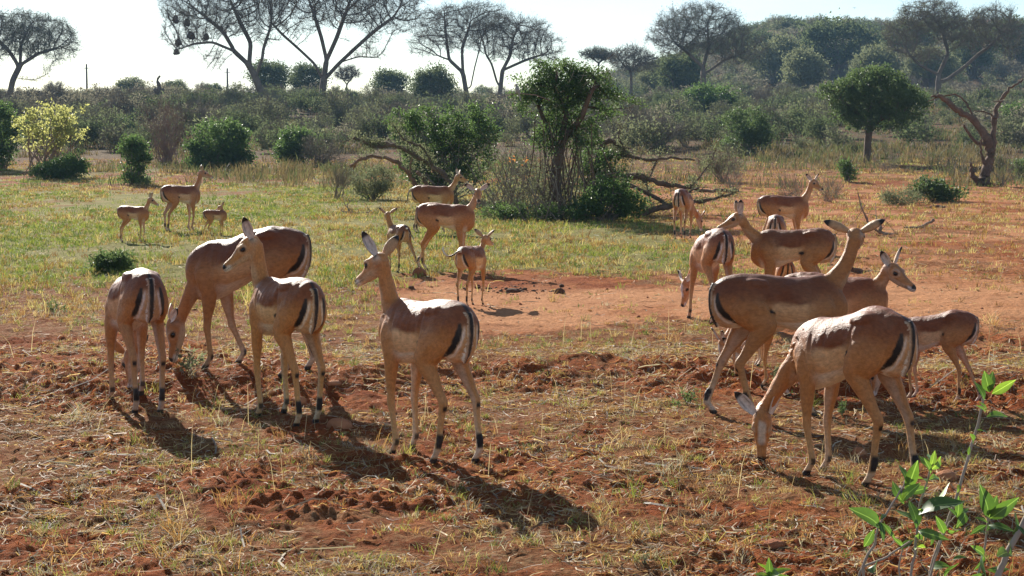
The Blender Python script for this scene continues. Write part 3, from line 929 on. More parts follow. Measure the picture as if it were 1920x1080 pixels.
EU = ((.75, 42), (.75, 42))
HERD = [
 # the two grazing and one standing at the left
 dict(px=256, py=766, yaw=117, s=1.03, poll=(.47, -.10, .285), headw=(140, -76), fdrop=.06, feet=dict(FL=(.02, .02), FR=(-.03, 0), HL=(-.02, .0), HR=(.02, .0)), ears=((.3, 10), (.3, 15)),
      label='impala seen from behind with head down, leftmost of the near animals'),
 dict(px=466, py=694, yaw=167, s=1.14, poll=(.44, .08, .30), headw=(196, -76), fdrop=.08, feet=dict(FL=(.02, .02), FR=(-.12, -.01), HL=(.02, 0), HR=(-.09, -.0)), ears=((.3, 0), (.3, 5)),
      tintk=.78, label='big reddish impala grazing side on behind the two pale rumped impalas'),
 dict(px=538, py=786, yaw=124, s=1.0, poll=(.35, .05, 1.09), headw=(196, -34), feet=dict(FL=(.0, .01), FR=(-.02, .0), HL=(-.03, 0), HR=(.04, 0)), ears=((.0, 70), (.1, 30)),
      label='alert impala with raised head turned left, standing before the big grazing one'),
 dict(px=800, py=857, yaw=129, s=.985, poll=(.35, .06, 1.09), headw=(136, -26), feet=dict(FL=(-.02, .01), FR=(.03, 0), HL=(.06, .02), HR=(-.07, .0)), ears=((-.55, 66), (.4, 40)),
      label='lone impala in the centre foreground walking away with its head up'),
 # right hand cluster
 dict(px=1458, py=778, yaw=14, s=1.0, sx=1.13, poll=(.475, .05, 1.13), headw=(78, -12), feet=dict(FL=(.02, .0), FR=(-.04, 0), HL=(-.09, .0), HR=(.11, .0)), ears=((.2, 20), (.2, 24)),
      tintk=.80, label='tall impala with dark red saddle looking away, ears spread wide'),
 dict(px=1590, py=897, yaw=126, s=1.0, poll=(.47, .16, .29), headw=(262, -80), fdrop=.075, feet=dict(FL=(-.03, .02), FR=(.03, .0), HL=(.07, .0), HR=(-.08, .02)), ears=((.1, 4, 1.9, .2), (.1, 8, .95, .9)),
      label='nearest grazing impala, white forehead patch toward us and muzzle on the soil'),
 dict(px=1560, py=742, yaw=-22, s=.93, poll=(.40, .0, .94), headw=(-42, -26), feet=dict(HL=(.05, 0), HR=(-.04, 0)), ears=((.8, 50), (.8, 38)),
      label='impala looking to the right with black nose, standing behind the nearest grazer'),
 dict(px=1752, py=752, yaw=156, s=.67, hs=1.05, **graze(.0), feet=dict(FL=(.03, 0), HL=(.06, 0), HR=(-.12, 0)), voxel=.009,
      label='small young impala at the right edge of the herd with its head down'),
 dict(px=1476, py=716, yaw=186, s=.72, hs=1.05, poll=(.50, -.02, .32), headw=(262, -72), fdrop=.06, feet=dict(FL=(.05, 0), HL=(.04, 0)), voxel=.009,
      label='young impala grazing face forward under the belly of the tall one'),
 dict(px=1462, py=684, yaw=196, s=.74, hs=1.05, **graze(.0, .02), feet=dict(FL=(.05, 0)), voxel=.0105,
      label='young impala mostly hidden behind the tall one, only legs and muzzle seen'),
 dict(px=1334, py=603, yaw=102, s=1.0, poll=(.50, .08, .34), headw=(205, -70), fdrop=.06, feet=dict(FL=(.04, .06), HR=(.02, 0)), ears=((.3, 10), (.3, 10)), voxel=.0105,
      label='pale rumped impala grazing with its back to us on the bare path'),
 dict(px=1484, py=603, yaw=168, s=1.0, poll=(.50, .03, 1.0), headw=(186, -20), feet=dict(FL=(.02, 0), HL=(.03, 0)), ears=((.1, 62), (.1, 50)), voxel=.0105,
      label='impala in profile with muzzle stretched to the left, behind the tall one'),
 dict(px=1455, py=512, yaw=78, s=.86, hs=1.02, **graze(.10), voxel=.0125,
      label='impala rump with dark stripes between the profile neck and the far right impala'),
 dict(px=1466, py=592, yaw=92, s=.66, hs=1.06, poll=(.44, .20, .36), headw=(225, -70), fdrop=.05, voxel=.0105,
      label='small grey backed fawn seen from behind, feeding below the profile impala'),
 dict(px=1468, py=473, yaw=4, s=1.0, poll=(.45, .0, 1.10), headw=(-50, -22), feet=dict(HL=(-.05, 0), HR=(.03, 0)), ears=((.6, 35), (.6, 35)), voxel=.013,
      tintk=.92, label='bright red impala standing side on, farthest of the right group'),
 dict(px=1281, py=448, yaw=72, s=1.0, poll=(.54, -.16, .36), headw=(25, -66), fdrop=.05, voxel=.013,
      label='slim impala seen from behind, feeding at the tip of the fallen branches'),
 # middle group by the bush
 dict(px=812, py=437, yaw=8, s=1.0, poll=(.47, .0, 1.06), headw=(-18, -18), feet=dict(HL=(-.04, 0), HR=(.0, 0)), tail='out', ears=((.4, 30), (.4, 60)), voxel=.013,
      label='impala side on against the dark leafy bush with a white tail fringe'),
 dict(px=836, py=506, yaw=-12, s=1.0, poll=(.43, .02, 1.04), headw=(-84, -22), feet=dict(HL=(-.10, 0), HR=(.02, 0), FR=(.02, 0)), ears=((.85, 28), (.85, 28)), voxel=.011,
      label='impala facing the camera with round ears, middle of the bush group'),
 dict(px=748, py=510, yaw=116, s=.70, hs=1.08, poll=(.42, .05, 1.06), headw=(100, -12), feet=dict(FL=(.02, 0), HL=(.06, .02), HR=(-.36, -.06)), tail='back', ears=((.2, 32), (.2, 26)), voxel=.0105,
      label='fawn stretching one hind leg out behind it beside a brown clod'),
 dict(px=884, py=574, yaw=66, s=.72, hs=1.08, poll=(.40, -.03, .98), headw=(62, -14), feet=dict(HL=(-.02, -.03), HR=(.03, .03)), tail='left', ears=((.2, 34), (.2, 30)), voxel=.0095,
      label='fawn with curled white tail standing on the bare red path'),
 # far left group
 dict(px=251, py=454, yaw=-8, s=.70, hs=1.06, poll=(.43, .0, 1.06), headw=(0, -28), feet=dict(HL=(-.05, 0), HR=(.0, 0), FL=(.03, 0)), ears=((.1, 55), (.1, 50)), voxel=.012,
      label='young impala in profile on the green grass, leftmost of the far three'),
 dict(px=340, py=434, yaw=36, s=1.0, poll=(.44, .0, 1.13), headw=(10, -18), feet=dict(HL=(.02, 0)), ears=((.1, 40), (.1, 20)), voxel=.013,
      label='adult impala with raised head between two fawns on the green grass'),
 dict(px=404, py=445, yaw=28, s=.56, hs=1.1, poll=(.26, .14, .98), headw=(150, -20), feet=dict(HL=(-.06, 0)), ears=((.3, 55), (.3, 45)), voxel=.012,
      label='smallest fawn looking back over its shoulder on the green grass'),
]
for h in HERD: make_impala(**h)

# ------------------------------------------------------------------ plants
def add_tubes(mb, chains, sides=5, mat=0, tint=.5):
    """chains: list of (points (n,3), radii (n,)); every chain becomes a tapered tube"""
    ph = np.linspace(0, 2 * math.pi, sides, endpoint=False)
    c, s = np.cos(ph), np.sin(ph)
    for P, R in chains:
        P = np.asarray(P, float); R = np.asarray(R, float)
        n = len(P)
        if n < 2: continue
        T = norm(np.gradient(P, axis=0))
        ref = np.array([0.0, 0, 1]) if abs(T[:, 2]).mean() < .8 else np.array([1.0, 0, 0])
        A = norm(np.cross(T, ref)); B = np.cross(T, A)
        V = P[:, None] + (A[:, None] * c[None, :, None] + B[:, None] * s[None, :, None]) * R[:, None, None]
        i = (np.arange(n - 1)[:, None] * sides); j = np.arange(sides)[None]; j2 = (j + 1) % sides
        q = np.stack([i + j, i + j2, i + sides + j2, i + sides + j], -1).reshape(-1, 4)
        mb.add(V.reshape(-1, 3), q, mat, np.full(n * sides, tint))

def add_leaves(mb, P, D, L, W, mat=0, tint=None, fold=.25, g=None):
    """leaf-shaped quads: base, side, tip, side"""
    g = g or rng
    n = len(P)
    if n == 0: return
    D = norm(D)
    R = g.normal(size=(n, 3)); S = norm(np.cross(D, R)); N = np.cross(S, D)
    L = np.broadcast_to(L, (n,))[:, None]; W = np.broadcast_to(W, (n,))[:, None]
    mid = P + D * L * .45
    V = np.stack([P, mid + S * W * .5 + N * W * fold, P + D * L - N * W * fold, mid - S * W * .5 + N * W * fold], 1)
    f = np.arange(n * 4).reshape(n, 4)
    t = g.uniform(0, 1, n) if tint is None else tint
    mb.add(V.reshape(-1, 3), f, mat, np.repeat(t, 4))

def add_twigs(mb, P, D, L, W, mat=0, g=None):
    """thin tapering twigs as slim two-sided blades crossed at random"""
    g = g or rng
    n = len(P); D = norm(D)
    S = norm(np.cross(D, g.normal(size=(n, 3))))
    L = np.broadcast_to(L, (n,))[:, None]; W = np.broadcast_to(W, (n,))[:, None]
    k = g.normal(size=(n, 3)) * .12
    m = P + (D + k) * L * .5; e = P + D * L
    V = np.stack([P - S * W * .5, P + S * W * .5, m + S * W * .4, m - S * W * .4, e + S * W * .12, e - S * W * .12], 1)
    b = np.arange(n)[:, None] * 6
    f = np.concatenate([b + np.array([0, 1, 2, 3]), b + np.array([3, 2, 4, 5])])
    mb.add(V.reshape(-1, 3), f, mat, np.full(n * 6, .5))

def in_lobes(lobes, n, g, shell=0.0):
    """points inside a union of ellipsoids (cx cy cz rx ry rz)"""
    L = np.array(lobes, float)
    vol = L[:, 3] * L[:, 4] * L[:, 5]
    k = g.choice(len(L), n, p=vol / vol.sum())
    d = norm(g.normal(size=(n, 3)))
    r = (shell ** 3 + (1 - shell ** 3) * g.uniform(0, 1, n)) ** (1 / 3)
    return L[k, :3] + d * r[:, None] * L[k, 3:]

def grow(chains, attrs, step, di, dk, g, up=0.0, wiggle=.18, maxn=6000, iters=140):
    """limbs that grow into the crown: starts from given chains (lists of points), ends where the crown points are reached"""
    pos = []; par = []
    for ch in chains:
        ch = np.asarray(ch, float)
        # attach to the nearest existing node
        if pos:
            d = np.linalg.norm(np.array(pos) - ch[0], axis=1); p = int(d.argmin()); start = 1 if d[p] < step else 0
        else: p = -1; start = 0
        prev = p
        dense = [ch[0]]
        for a, b in zip(ch[:-1], ch[1:]):
            k = max(1, int(np.ceil(np.linalg.norm(b - a) / step)))
            dense += [a + (b - a) * (i / k) for i in range(1, k + 1)]
        for i, q in enumerate(dense):
            if i < start: continue
            pos.append(np.array(q)); par.append(prev); prev = len(pos) - 1
    pos = np.array(pos); par = list(par)
    A = np.asarray(attrs, float)
    D = np.linalg.norm(A[:, None] - pos[None], axis=2)
    near = D.argmin(1); dist = D.min(1)
    alive = dist > dk
    born = {}
    for it in range(iters):
        m = alive & (dist < di)
        if not m.any():
            m = alive
            if not m.any() or it > 3 and len(pos) > maxn: break
        idx = near[m]
        v = norm(A[m] - pos[idx])
        acc = np.zeros((len(pos), 3)); np.add.at(acc, idx, v)
        act = np.unique(idx)
        dirs = norm(acc[act] + np.array([0, 0, up]) + g.normal(size=(len(act), 3)) * wiggle * .7)
        new = pos[act] + dirs * step
        ok = np.ones(len(act), bool)
        for j, a in enumerate(act):
            b = born.setdefault(int(a), [])
            if len(b) >= 3 or any(np.linalg.norm(new[j] - w) < step * .35 for w in b): ok[j] = False
            else: b.append(new[j])
        if not ok.any():
            alive &= ~m; continue
        stuck = act[~ok]
        new = new[ok]; n0 = len(pos)
        pos = np.vstack([pos, new]); par += [int(a) for a in act[ok]]
        d = np.linalg.norm(A[:, None] - new[None], axis=2)
        j = d.argmin(1); dm = d[np.arange(len(A)), j]
        better = dm < dist
        near = np.where(better, n0 + j, near); dist = np.where(better, dm, dist)
        alive &= dist > dk
        if len(stuck): alive &= ~(np.isin(near, stuck) & (dist >= di))
        if len(pos) > maxn: break
    return pos, np.array(par)

def limb_radii(par, r_tip, r_base, n=2.1):
    k = len(par)
    acc = np.zeros(k)
    kids = np.zeros(k, int)
    for i in range(k - 1, -1, -1):
        if kids[i] == 0: acc[i] = 1.0
        if par[i] >= 0:
            acc[par[i]] += acc[i]; kids[par[i]] += 1
    r = acc ** (1 / n)
    lo, hi = 1.0, r[0]
    r = r_tip + (r - lo) / max(hi - lo, 1e-6) * (r_base - r_tip)
    return r, kids, acc

def limb_chains(pos, par, rad):
    k = len(pos)
    best = np.full(k, -1); br = np.zeros(k)
    for i in range(k):
        p = par[i]
        if p >= 0 and rad[i] > br[p]: br[p] = rad[i]; best[p] = i
    chains = []
    for i in range(k):
        if par[i] < 0 or best[par[i]] != i:
            ids = [] if par[i] < 0 else [par[i]]
            j = i
            while j >= 0: ids.append(j); j = best[j]
            P = pos[ids].copy(); R = rad[ids].copy()
            if par[i] >= 0: R[0] = min(R[0], R[1] * 1.25)
            chains.append((P, R))
    return chains

def smooth_chain(P, R, it=1):
    P = P.copy()
    for _ in range(it):
        P[1:-1] = P[1:-1] * .5 + (P[:-2] + P[2:]) * .25
    return P, R

def pxchain(ch, Y, g, depth=None, jit=0.0):
    """points given where the photograph shows them, at distance Y (depth: extra distance per point)"""
    out = []
    for i, c in enumerate(ch):
        dy = 0 if depth is None else depth[i]
        out.append(pt(c[0], c[1], Y + dy + (g.normal() * jit if i else 0)))
    return np.array(out)

def px_lobes(lobes, Y, flat=.85):
    out = []
    for (cx, cy, rx, rz, *dy) in lobes:
        c = pt(cx, cy, Y + (dy[0] if dy else 0)); k = Y / F
        out.append((*c, rx * k, max(rx, rz) * k * flat, rz * k))
    return out

# ---------------- the tall thin-leaved acacias on the skyline
def acacia(chains, lobes, Y, seed, r_base, label, n_attr=900, step=.36, leaf=.5, twig=1.0, name='acacia_tree', bark='bark_grey', leafmat='leaf_acacia', group='acacia trees on the skyline', tw=.021, droop=0.0, up=.12):
    g = np.random.default_rng(seed)
    base = pt(chains[0][0][0], chains[0][0][1], Y)
    zb = gz(base[0], base[1])
    dz = zb - base[2]
    # stand the trunk on the ground at its distance
    C = []
    for i, ch in enumerate(chains):
        q = pxchain(ch, Y, g, jit=.0)
        if i: q[:, 1] += np.linspace(0, 1, len(q)) * g.uniform(-1, 1) * np.linalg.norm(q[-1] - q[0]) * .45
        C.append(q)
    C[0][0, 2] = zb - .1
    if abs(dz) > .3: C[0] = np.vstack([C[0][:1], C[0][:1] * [1, 1, 0] + (C[0][1] * [0, 0, 1] + C[0][0] * [0, 0, 1]) * .5, C[0][1:]]) if False else C[0]
    L = px_lobes(lobes, Y)
    n_attr = int(n_attr * 2.0); A = in_lobes(L, n_attr, g, .25)
    pos, par = grow(C, A, step, step * 6, step * 1.35, g, up)
    rad, kids, acc = limb_radii(par, .022, r_base)
    root = empty(name, (base[0], base[1], zb))
    off = np.array([base[0], base[1], zb])
    # root flare
    mb = MB()
    ch = [smooth_chain(P - off, R) for P, R in limb_chains(pos, par, rad)]
    P, R = ch[0]; R = R.copy(); hgt = P[:, 2]
    R *= 1 + .55 * np.exp(-np.maximum(hgt, 0) / .45)
    ch[0] = (P, R)
    big = [c for c in ch if c[1].max() > .08]; small = [c for c in ch if c[1].max() <= .08]
    add_tubes(mb, big, 8); add_tubes(mb, small, 4)
    mb.build('trunk', [M[bark]], root)
    # fine twigs and thin leaves
    mc = MB()
    tips = np.where(acc < 14)[0]
    dirn = norm(pos[tips] - pos[np.maximum(par[tips], 0)])
    k = max(1, int(11 * twig))
    TP = np.repeat(pos[tips] - off, k, 0) ; TD = np.repeat(dirn, k, 0) * .75 + g.normal(size=(len(tips) * k, 3)) * .62 + np.array([0, 0, .15 - droop])
    TL = g.uniform(.35, 1.0, len(TP))
    add_twigs(mc, TP, TD, TL, tw * g.uniform(.5, 1.1, len(TP)), 0, g)
    # second order
    sel = g.uniform(size=len(TP)) < .8
    P2 = TP[sel] + norm(TD[sel]) * (TL[sel] * g.uniform(.3, .9, sel.sum()))[:, None]
    D2 = norm(TD[sel]) * .5 + g.normal(size=(sel.sum(), 3)) * .7
    add_twigs(mc, P2, D2, g.uniform(.2, .55, len(P2)), tw * .6, 0, g)
    nl = int(len(P2) * 2.2 * leaf)
    pick = g.integers(0, len(P2), nl)
    LP = P2[pick] + norm(D2[pick]) * g.uniform(0, .45, nl)[:, None] + g.normal(size=(nl, 3)) * .06
    add_leaves(mc, LP, g.normal(size=(nl, 3)) + np.array([0, 0, .2]), g.uniform(.07, .17, nl), g.uniform(.03, .06, nl), 1, g=g)
    mc.build('crown', [M['twig'] if bark == 'bark_grey' else M[bark], M[leafmat]], root, smooth=False)
    tag(root, label, 'tree', group)
    return root

def build_acacias():
    acacia([[(12, 184), (24, 150), (38, 122)], [(38, 122), (42, 85), (62, 52)], [(36, 125), (18, 92), (-14, 62)], [(28, 146), (66, 151), (92, 138)], [(38, 122), (75, 100), (110, 92)]],
           [(52, 66, 92, 42), (-20, 70, 60, 45), (112, 92, 42, 30), (30, 45, 60, 26), (90, 128, 12, 12)], 170, 11, .30, 'grey green acacia with bent bough, alone at the left edge of the skyline', 800, leaf=1.5, up=.05)
    acacia([[(503, 224), (494, 190), (482, 152), (467, 122)], [(467, 122), (440, 96), (402, 80), (370, 84), (340, 96)], [(467, 122), (470, 80), (450, 42), (432, 2)], [(480, 142), (492, 110), (494, 92), (510, 45)], [(440, 96), (420, 60), (385, 30)]],
           [(400, 20, 105, 52), (470, -5, 80, 55), (345, 62, 52, 34), (402, 112, 26, 26), (500, 50, 40, 45)], 148, 12, .30, 'leaning acacia with weaver nests in its bare crown', 1150, leaf=.15)
    acacia([[(606, 212), (604, 182), (607, 150)], [(606, 152), (590, 120), (560, 92), (528, 64), (505, 40)], [(607, 150), (613, 112), (604, 70), (590, 24)], [(612, 114), (632, 70), (650, 20)], [(607, 150), (636, 120), (664, 95), (702, 62), (742, 34)], [(640, 116), (672, 106), (708, 108)]],
           [(640, -8, 130, 62), (722, 22, 82, 48), (556, 14, 70, 56), (690, 92, 42, 26), (770, 20, 40, 25)], 150, 13, .31, 'broad bare acacia with pale upright trunk, widest crown on the skyline', 1200, leaf=.1)
    acacia([[(880, 164), (868, 136), (842, 112), (820, 104)], [(882, 166), (890, 126), (900, 88)], [(868, 136), (866, 92), (880, 50)], [(842, 112), (836, 60), (834, 22)]],
           [(846, 52, 70, 46), (896, 36, 62, 36), (800, 80, 40, 30), (835, 15, 14, 14)], 185, 14, .26, 'slim twisted acacia with a forked trunk, left one of the pair above the bush', 800, leaf=.35)
    acacia([[(934, 162), (942, 132), (956, 106)], [(942, 132), (986, 112), (1022, 100)], [(956, 106), (962, 70), (975, 45)], [(934, 162), (922, 120), (910, 100)]],
           [(960, 70, 78, 44), (1012, 92, 50, 34), (915, 70, 40, 40)], 188, 15, .26, 'spreading bare acacia right beside the forked one above the leafy bush', 800, leaf=.35)
    acacia([[(1322, 156), (1318, 126)], [(1318, 126), (1290, 100), (1262, 78)], [(1318, 126), (1330, 90), (1330, 48)], [(1322, 138), (1360, 112), (1404, 96)]],
           [(1312, 56, 92, 48), (1268, 70, 58, 38), (1384, 88, 56, 38)], 190, 16, .30, 'large acacia with forked limbs in front of the left foot of the hill', 900, leaf=.9)
    acacia([[(1758, 172), (1760, 140), (1778, 100)], [(1758, 140), (1722, 122), (1700, 102)], [(1772, 152), (1810, 126), (1850, 92)], [(1850, 92), (1880, 60)], [(1778, 100), (1770, 50), (1750, 20)]],
           [(1742, 30, 62, 34), (1792, 60, 50, 34), (1862, 50, 56, 40), (1692, 66, 42, 34), (1896, 84, 26, 24), (1720, 100, 40, 16)], 165, 17, .28, 'pale limbed acacia with an open crown below the right end of the hill', 1000, leaf=.5, leafmat='leaf_olive', tw=.03)
    acacia([[(1122, 150), (1122, 118)], [(1122, 118), (1105, 106)], [(1122, 118), (1140, 106)]],
           [(1122, 103, 32, 9), (1140, 108, 20, 8)], 215, 18, .14, 'small flat topped umbrella acacia left of the hill', 260, step=.35, leaf=4, tw=.05)
    acacia([[(1185, 165), (1183, 135)], [(1183, 135), (1160, 112)], [(1183, 135), (1205, 110)]],
           [(1182, 112, 42, 26), (1215, 118, 24, 18)], 205, 19, .16, 'thin bare acacia between the umbrella acacia and the hill', 320, step=.35, leaf=.8, tw=.04)
    acacia([[(648, 172), (650, 158)], [(650, 158), (640, 145)], [(650, 158), (664, 142)]],
           [(652, 138, 24, 14)], 215, 20, .10, 'little bare tree on the ridge right of the pale upright trunk', 160, step=.3, leaf=.6, tw=.04)
build_acacias()

# ---------------- leafy bushes
def bush_mesh(name, lobes, nclump, nleaf, ll, lw, seed, leaf='leaf_dark', stem='twig', sigma=.16, stems=True, bare=0.0, stem_r=.018, base_r=.15, shell=.55, uptwig=0, tint_top=0.0, mats=None):
    """one bush standing on the origin: bent stems to clumps of leaves spread through the lobes"""
    g = np.random.default_rng(seed)
    nclump = int(nclump * .8); sigma = sigma * .74
    C = in_lobes(lobes, nclump, g, shell)
    C = C[C[:, 2] > .05]
    mb = MB()
    if stems:
        ns = min(len(C), max(10, nclump // 3))
        ch = []
        for c in C[:ns]:
            a = g.uniform(0, 2 * math.pi); b = np.array([math.cos(a), math.sin(a), 0]) * g.uniform(0, base_r); b[2] = -.05
            m = b + (c - b) * .5 + g.normal(size=3) * .12 * np.linalg.norm(c - b) + np.array([0, 0, .08])
            P = catmull(np.array([b, m, c]), 6)
            ch.append((P, np.linspace(stem_r * g.uniform(.6, 1.2), stem_r * .25, 6)))
        add_tubes(mb, ch, 4, 0)
    if uptwig:
        k = g.integers(0, len(C), uptwig)
        cen = np.array(lobes)[:, :3].mean(0)
        D = norm(C[k] - cen * [1, 1, .3]) + g.normal(size=(uptwig, 3)) * .4 + np.array([0, 0, .3])
        add_twigs(mb, C[k] + g.normal(size=(uptwig, 3)) * sigma * .5, D, g.uniform(.2, .6, uptwig), stem_r * .5, 0, g)
    if nleaf:
        sz = g.uniform(.5, 1.6, len(C))
        k = g.choice(len(C), nleaf, p=sz / sz.sum())
        r = g.normal(size=(nleaf, 3)) * sigma * np.sqrt(sz[k])[:, None]
        r[:, 2] *= .75
        P = C[k] + r
        keep = P[:, 2] > .02
        P = P[keep]; k = k[keep]
        ct = g.uniform(0, .55, len(C))
        tint = np.clip(ct[k] + g.uniform(0, .5, len(P)), 0, 1)
        D = g.normal(size=(len(P), 3)) + np.array([0, 0, .25])
        add_leaves(mb, P, D, ll * g.uniform(.6, 1.3, len(P)), lw * g.uniform(.7, 1.2, len(P)), 1, tint, g=g)
    return mb.mesh(name, mats or [M[stem], M[leaf]], smooth=False)

def plant(name, me, x, y, label, cat, group=None, scale=1, rz=0, sink=0.02):
    o = link_mesh(name, me)
    o.location = (x, y, gz(x, y) - sink)
    o.scale = (scale,) * 3 if np.isscalar(scale) else scale
    o.rotation_euler = (0, 0, rz)
    tag(o, label, cat, group)
    return o

def lobes_at(px_l, bx, by):
    """lobes given as (px, py, rx px, rz px[, dy]) around the ground point seen at (bx, by)"""
    g0 = at(bx, by); Y = g0[1]
    L = px_lobes(px_l, Y)
    return [(a - g0[0], b - Y, c - g0[2], rx, ry, rz) for a, b, c, rx, ry, rz in L], g0

def special_bush(name, base, lob, label, cat='bush', **kw):
    L, g0 = lobes_at(lob, *base)
    me = bush_mesh(name, L, **kw)
    o = link_mesh(name, me); o.location = (g0[0], g0[1], gz(g0[0], g0[1]) - .03)
    tag(o, label, cat)
    return o

def build_bushes():
    B = special_bush
    # left side
    B('bush', (5, 318), [(-20, 238, 55, 48), (8, 262, 34, 34), (-10, 290, 30, 26)], 'dense green bush cut off by the left edge', nclump=160, nleaf=7000, ll=.13, lw=.075, seed=31, leaf='leaf_dark', sigma=.20)
    B('flowering_bush', (82, 330), [(84, 232, 62, 28), (96, 212, 46, 20), (132, 204, 30, 13), (70, 268, 44, 20), (56, 240, 28, 18), (120, 250, 40, 20)], 'sparse bush with glowing yellow leaves on bare stems, near the left edge', nclump=150, nleaf=2300, ll=.13, lw=.085, seed=32, leaf='leaf_yellow', stem='dead_wood', sigma=.13, stem_r=.03, base_r=.9, uptwig=140)
    B('bush', (150, 268), [(150, 262, 36, 30), (170, 250, 22, 20), (128, 290, 24, 24)], 'green bush behind the yellow leaved one', nclump=120, nleaf=4200, ll=.15, lw=.085, seed=33, leaf='leaf_mid', sigma=.22)
    B('bush', (122, 336), [(118, 314, 40, 22), (138, 300, 24, 20), (80, 322, 20, 12)], 'low dark green bush at the foot of the yellow leaved one', nclump=110, nleaf=3600, ll=.11, lw=.06, seed=34, leaf='leaf_dark', sigma=.15)
    B('bush', (250, 346), [(244, 272, 26, 20), (258, 285, 22, 18), (250, 312, 19, 22), (252, 336, 30, 12), (266, 300, 16, 20)], 'tall narrow green bush, ragged and dark, on the edge of the grass', nclump=130, nleaf=3600, ll=.10, lw=.06, seed=35, leaf='leaf_dark', sigma=.13, uptwig=60)
    B('dry_bush', (312, 306), [(302, 222, 44, 30), (325, 232, 34, 34), (316, 262, 30, 34), (312, 288, 18, 16)], 'leafless reddish grey bush with upright stems between two green ones', nclump=230, nleaf=260, ll=.10, lw=.04, seed=36, leaf='leaf_grey', stem='twig_red', sigma=.34, uptwig=1500, stem_r=.022, base_r=.5)
    B('bush', (412, 316), [(412, 262, 58, 36), (385, 278, 34, 30), (445, 276, 32, 32), (412, 296, 60, 20), (405, 240, 30, 20)], 'broad rounded dark green bush left of the middle', nclump=260, nleaf=9500, ll=.13, lw=.075, seed=37, leaf='leaf_dark', sigma=.20, uptwig=90)
    B('bush', (556, 308), [(552, 272, 34, 32), (575, 262, 26, 20), (545, 292, 26, 18)], 'green bush with a grey twiggy right side', nclump=150, nleaf=4200, ll=.13, lw=.075, seed=38, leaf='leaf_dark', sigma=.2, uptwig=60)
    B('dry_bush', (604, 312), [(604, 285, 34, 22), (622, 296, 24, 16), (590, 276, 22, 20)], 'grey olive twiggy bush leaning on the green one', nclump=150, nleaf=900, ll=.09, lw=.035, seed=39, leaf='leaf_grey', sigma=.2, uptwig=1500)
    B('bush', (224, 262), [(225, 240, 26, 20), (232, 250, 20, 14)], 'blue green shrub behind the narrow bush', nclump=90, nleaf=2000, ll=.16, lw=.08, seed=40, leaf='leaf_mid', sigma=.24)
    B('bush', (208, 512), [(206, 492, 30, 12), (190, 486, 14, 10), (228, 488, 18, 12)], 'small leafy green shrub just above the leftmost rump', nclump=70, nleaf=900, ll=.10, lw=.028, seed=41, leaf='leaf_mid', sigma=.07, stem_r=.008)
    # middle
    B('bush', (830, 378), [(800, 252, 58, 52), (870, 240, 58, 46), (760, 230, 34, 28), (905, 255, 32, 44), (820, 310, 72, 44), (880, 310, 46, 40), (905, 215, 26, 20)], 'big dark leafy bush behind the two standing impalas', nclump=420, nleaf=15000, ll=.085, lw=.05, seed=42, leaf='leaf_dark', sigma=.12, uptwig=160, stem_r=.03)
    B('bush', (700, 374), [(700, 338, 40, 30), (690, 352, 32, 22), (724, 330, 22, 22)], 'soft grey green bush under the left dead limbs', nclump=140, nleaf=3600, ll=.085, lw=.026, seed=43, leaf='leaf_olive', sigma=.11, uptwig=100, stem_r=.012)
    B('dry_bush', (632, 374), [(630, 352, 20, 18), (640, 338, 14, 18)], 'brown leafless shrub at the left end of the thicket', nclump=70, nleaf=40, ll=.06, lw=.03, seed=44, leaf='leaf_grey', sigma=.12, uptwig=380, stem_r=.012)
    # right
    B('bush', (1398, 290), [(1400, 232, 44, 34), (1418, 250, 34, 30), (1390, 262, 42, 26), (1430, 226, 20, 20)], 'round olive green bush with dark underside in front of grey scrub', nclump=190, nleaf=6000, ll=.13, lw=.075, seed=45, leaf='leaf_mid', sigma=.20, uptwig=90)
    B('bush', (1330, 214), [(1332, 184, 48, 26), (1310, 196, 30, 18), (1368, 200, 24, 14)], 'dark blue green rounded bush below the acacia at the hill foot', nclump=150, nleaf=5200, ll=.22, lw=.13, seed=46, leaf='leaf_dark', sigma=.32)
    B('bush', (1590, 342), [(1590, 322, 15, 20), (1586, 310, 12, 12)], 'small upright dark shrub left of the dead tree', nclump=60, nleaf=1100, ll=.09, lw=.05, seed=47, leaf='leaf_dark', sigma=.11, uptwig=50)
    B('bush', (1895, 250), [(1905, 216, 34, 28), (1925, 226, 30, 30)], 'green bush behind the dead tree at the right edge', nclump=120, nleaf=3600, ll=.16, lw=.09, seed=48, leaf='leaf_dark', sigma=.22)
    B('bush', (1752, 378), [(1745, 356, 34, 18), (1775, 362, 28, 14), (1732, 340, 14, 14)], 'low bright green leafy plants in front of the dead tree', nclump=90, nleaf=1800, ll=.12, lw=.055, seed=49, leaf='leaf_mid', sigma=.13, stem_r=.008)
    B('bush', (1915, 340), [(1918, 314, 18, 18)], 'small green shrub at the right edge below the dead tree', nclump=40, nleaf=800, ll=.10, lw=.05, seed=50, leaf='leaf_mid', sigma=.12)
    B('bush', (1690, 384), [(1690, 368, 36, 14), (1660, 372, 20, 10)], 'grey green low shrub left of the bright leafy plants', nclump=70, nleaf=1100, ll=.09, lw=.03, seed=51, leaf='leaf_olive', sigma=.14, uptwig=140, stem_r=.008)
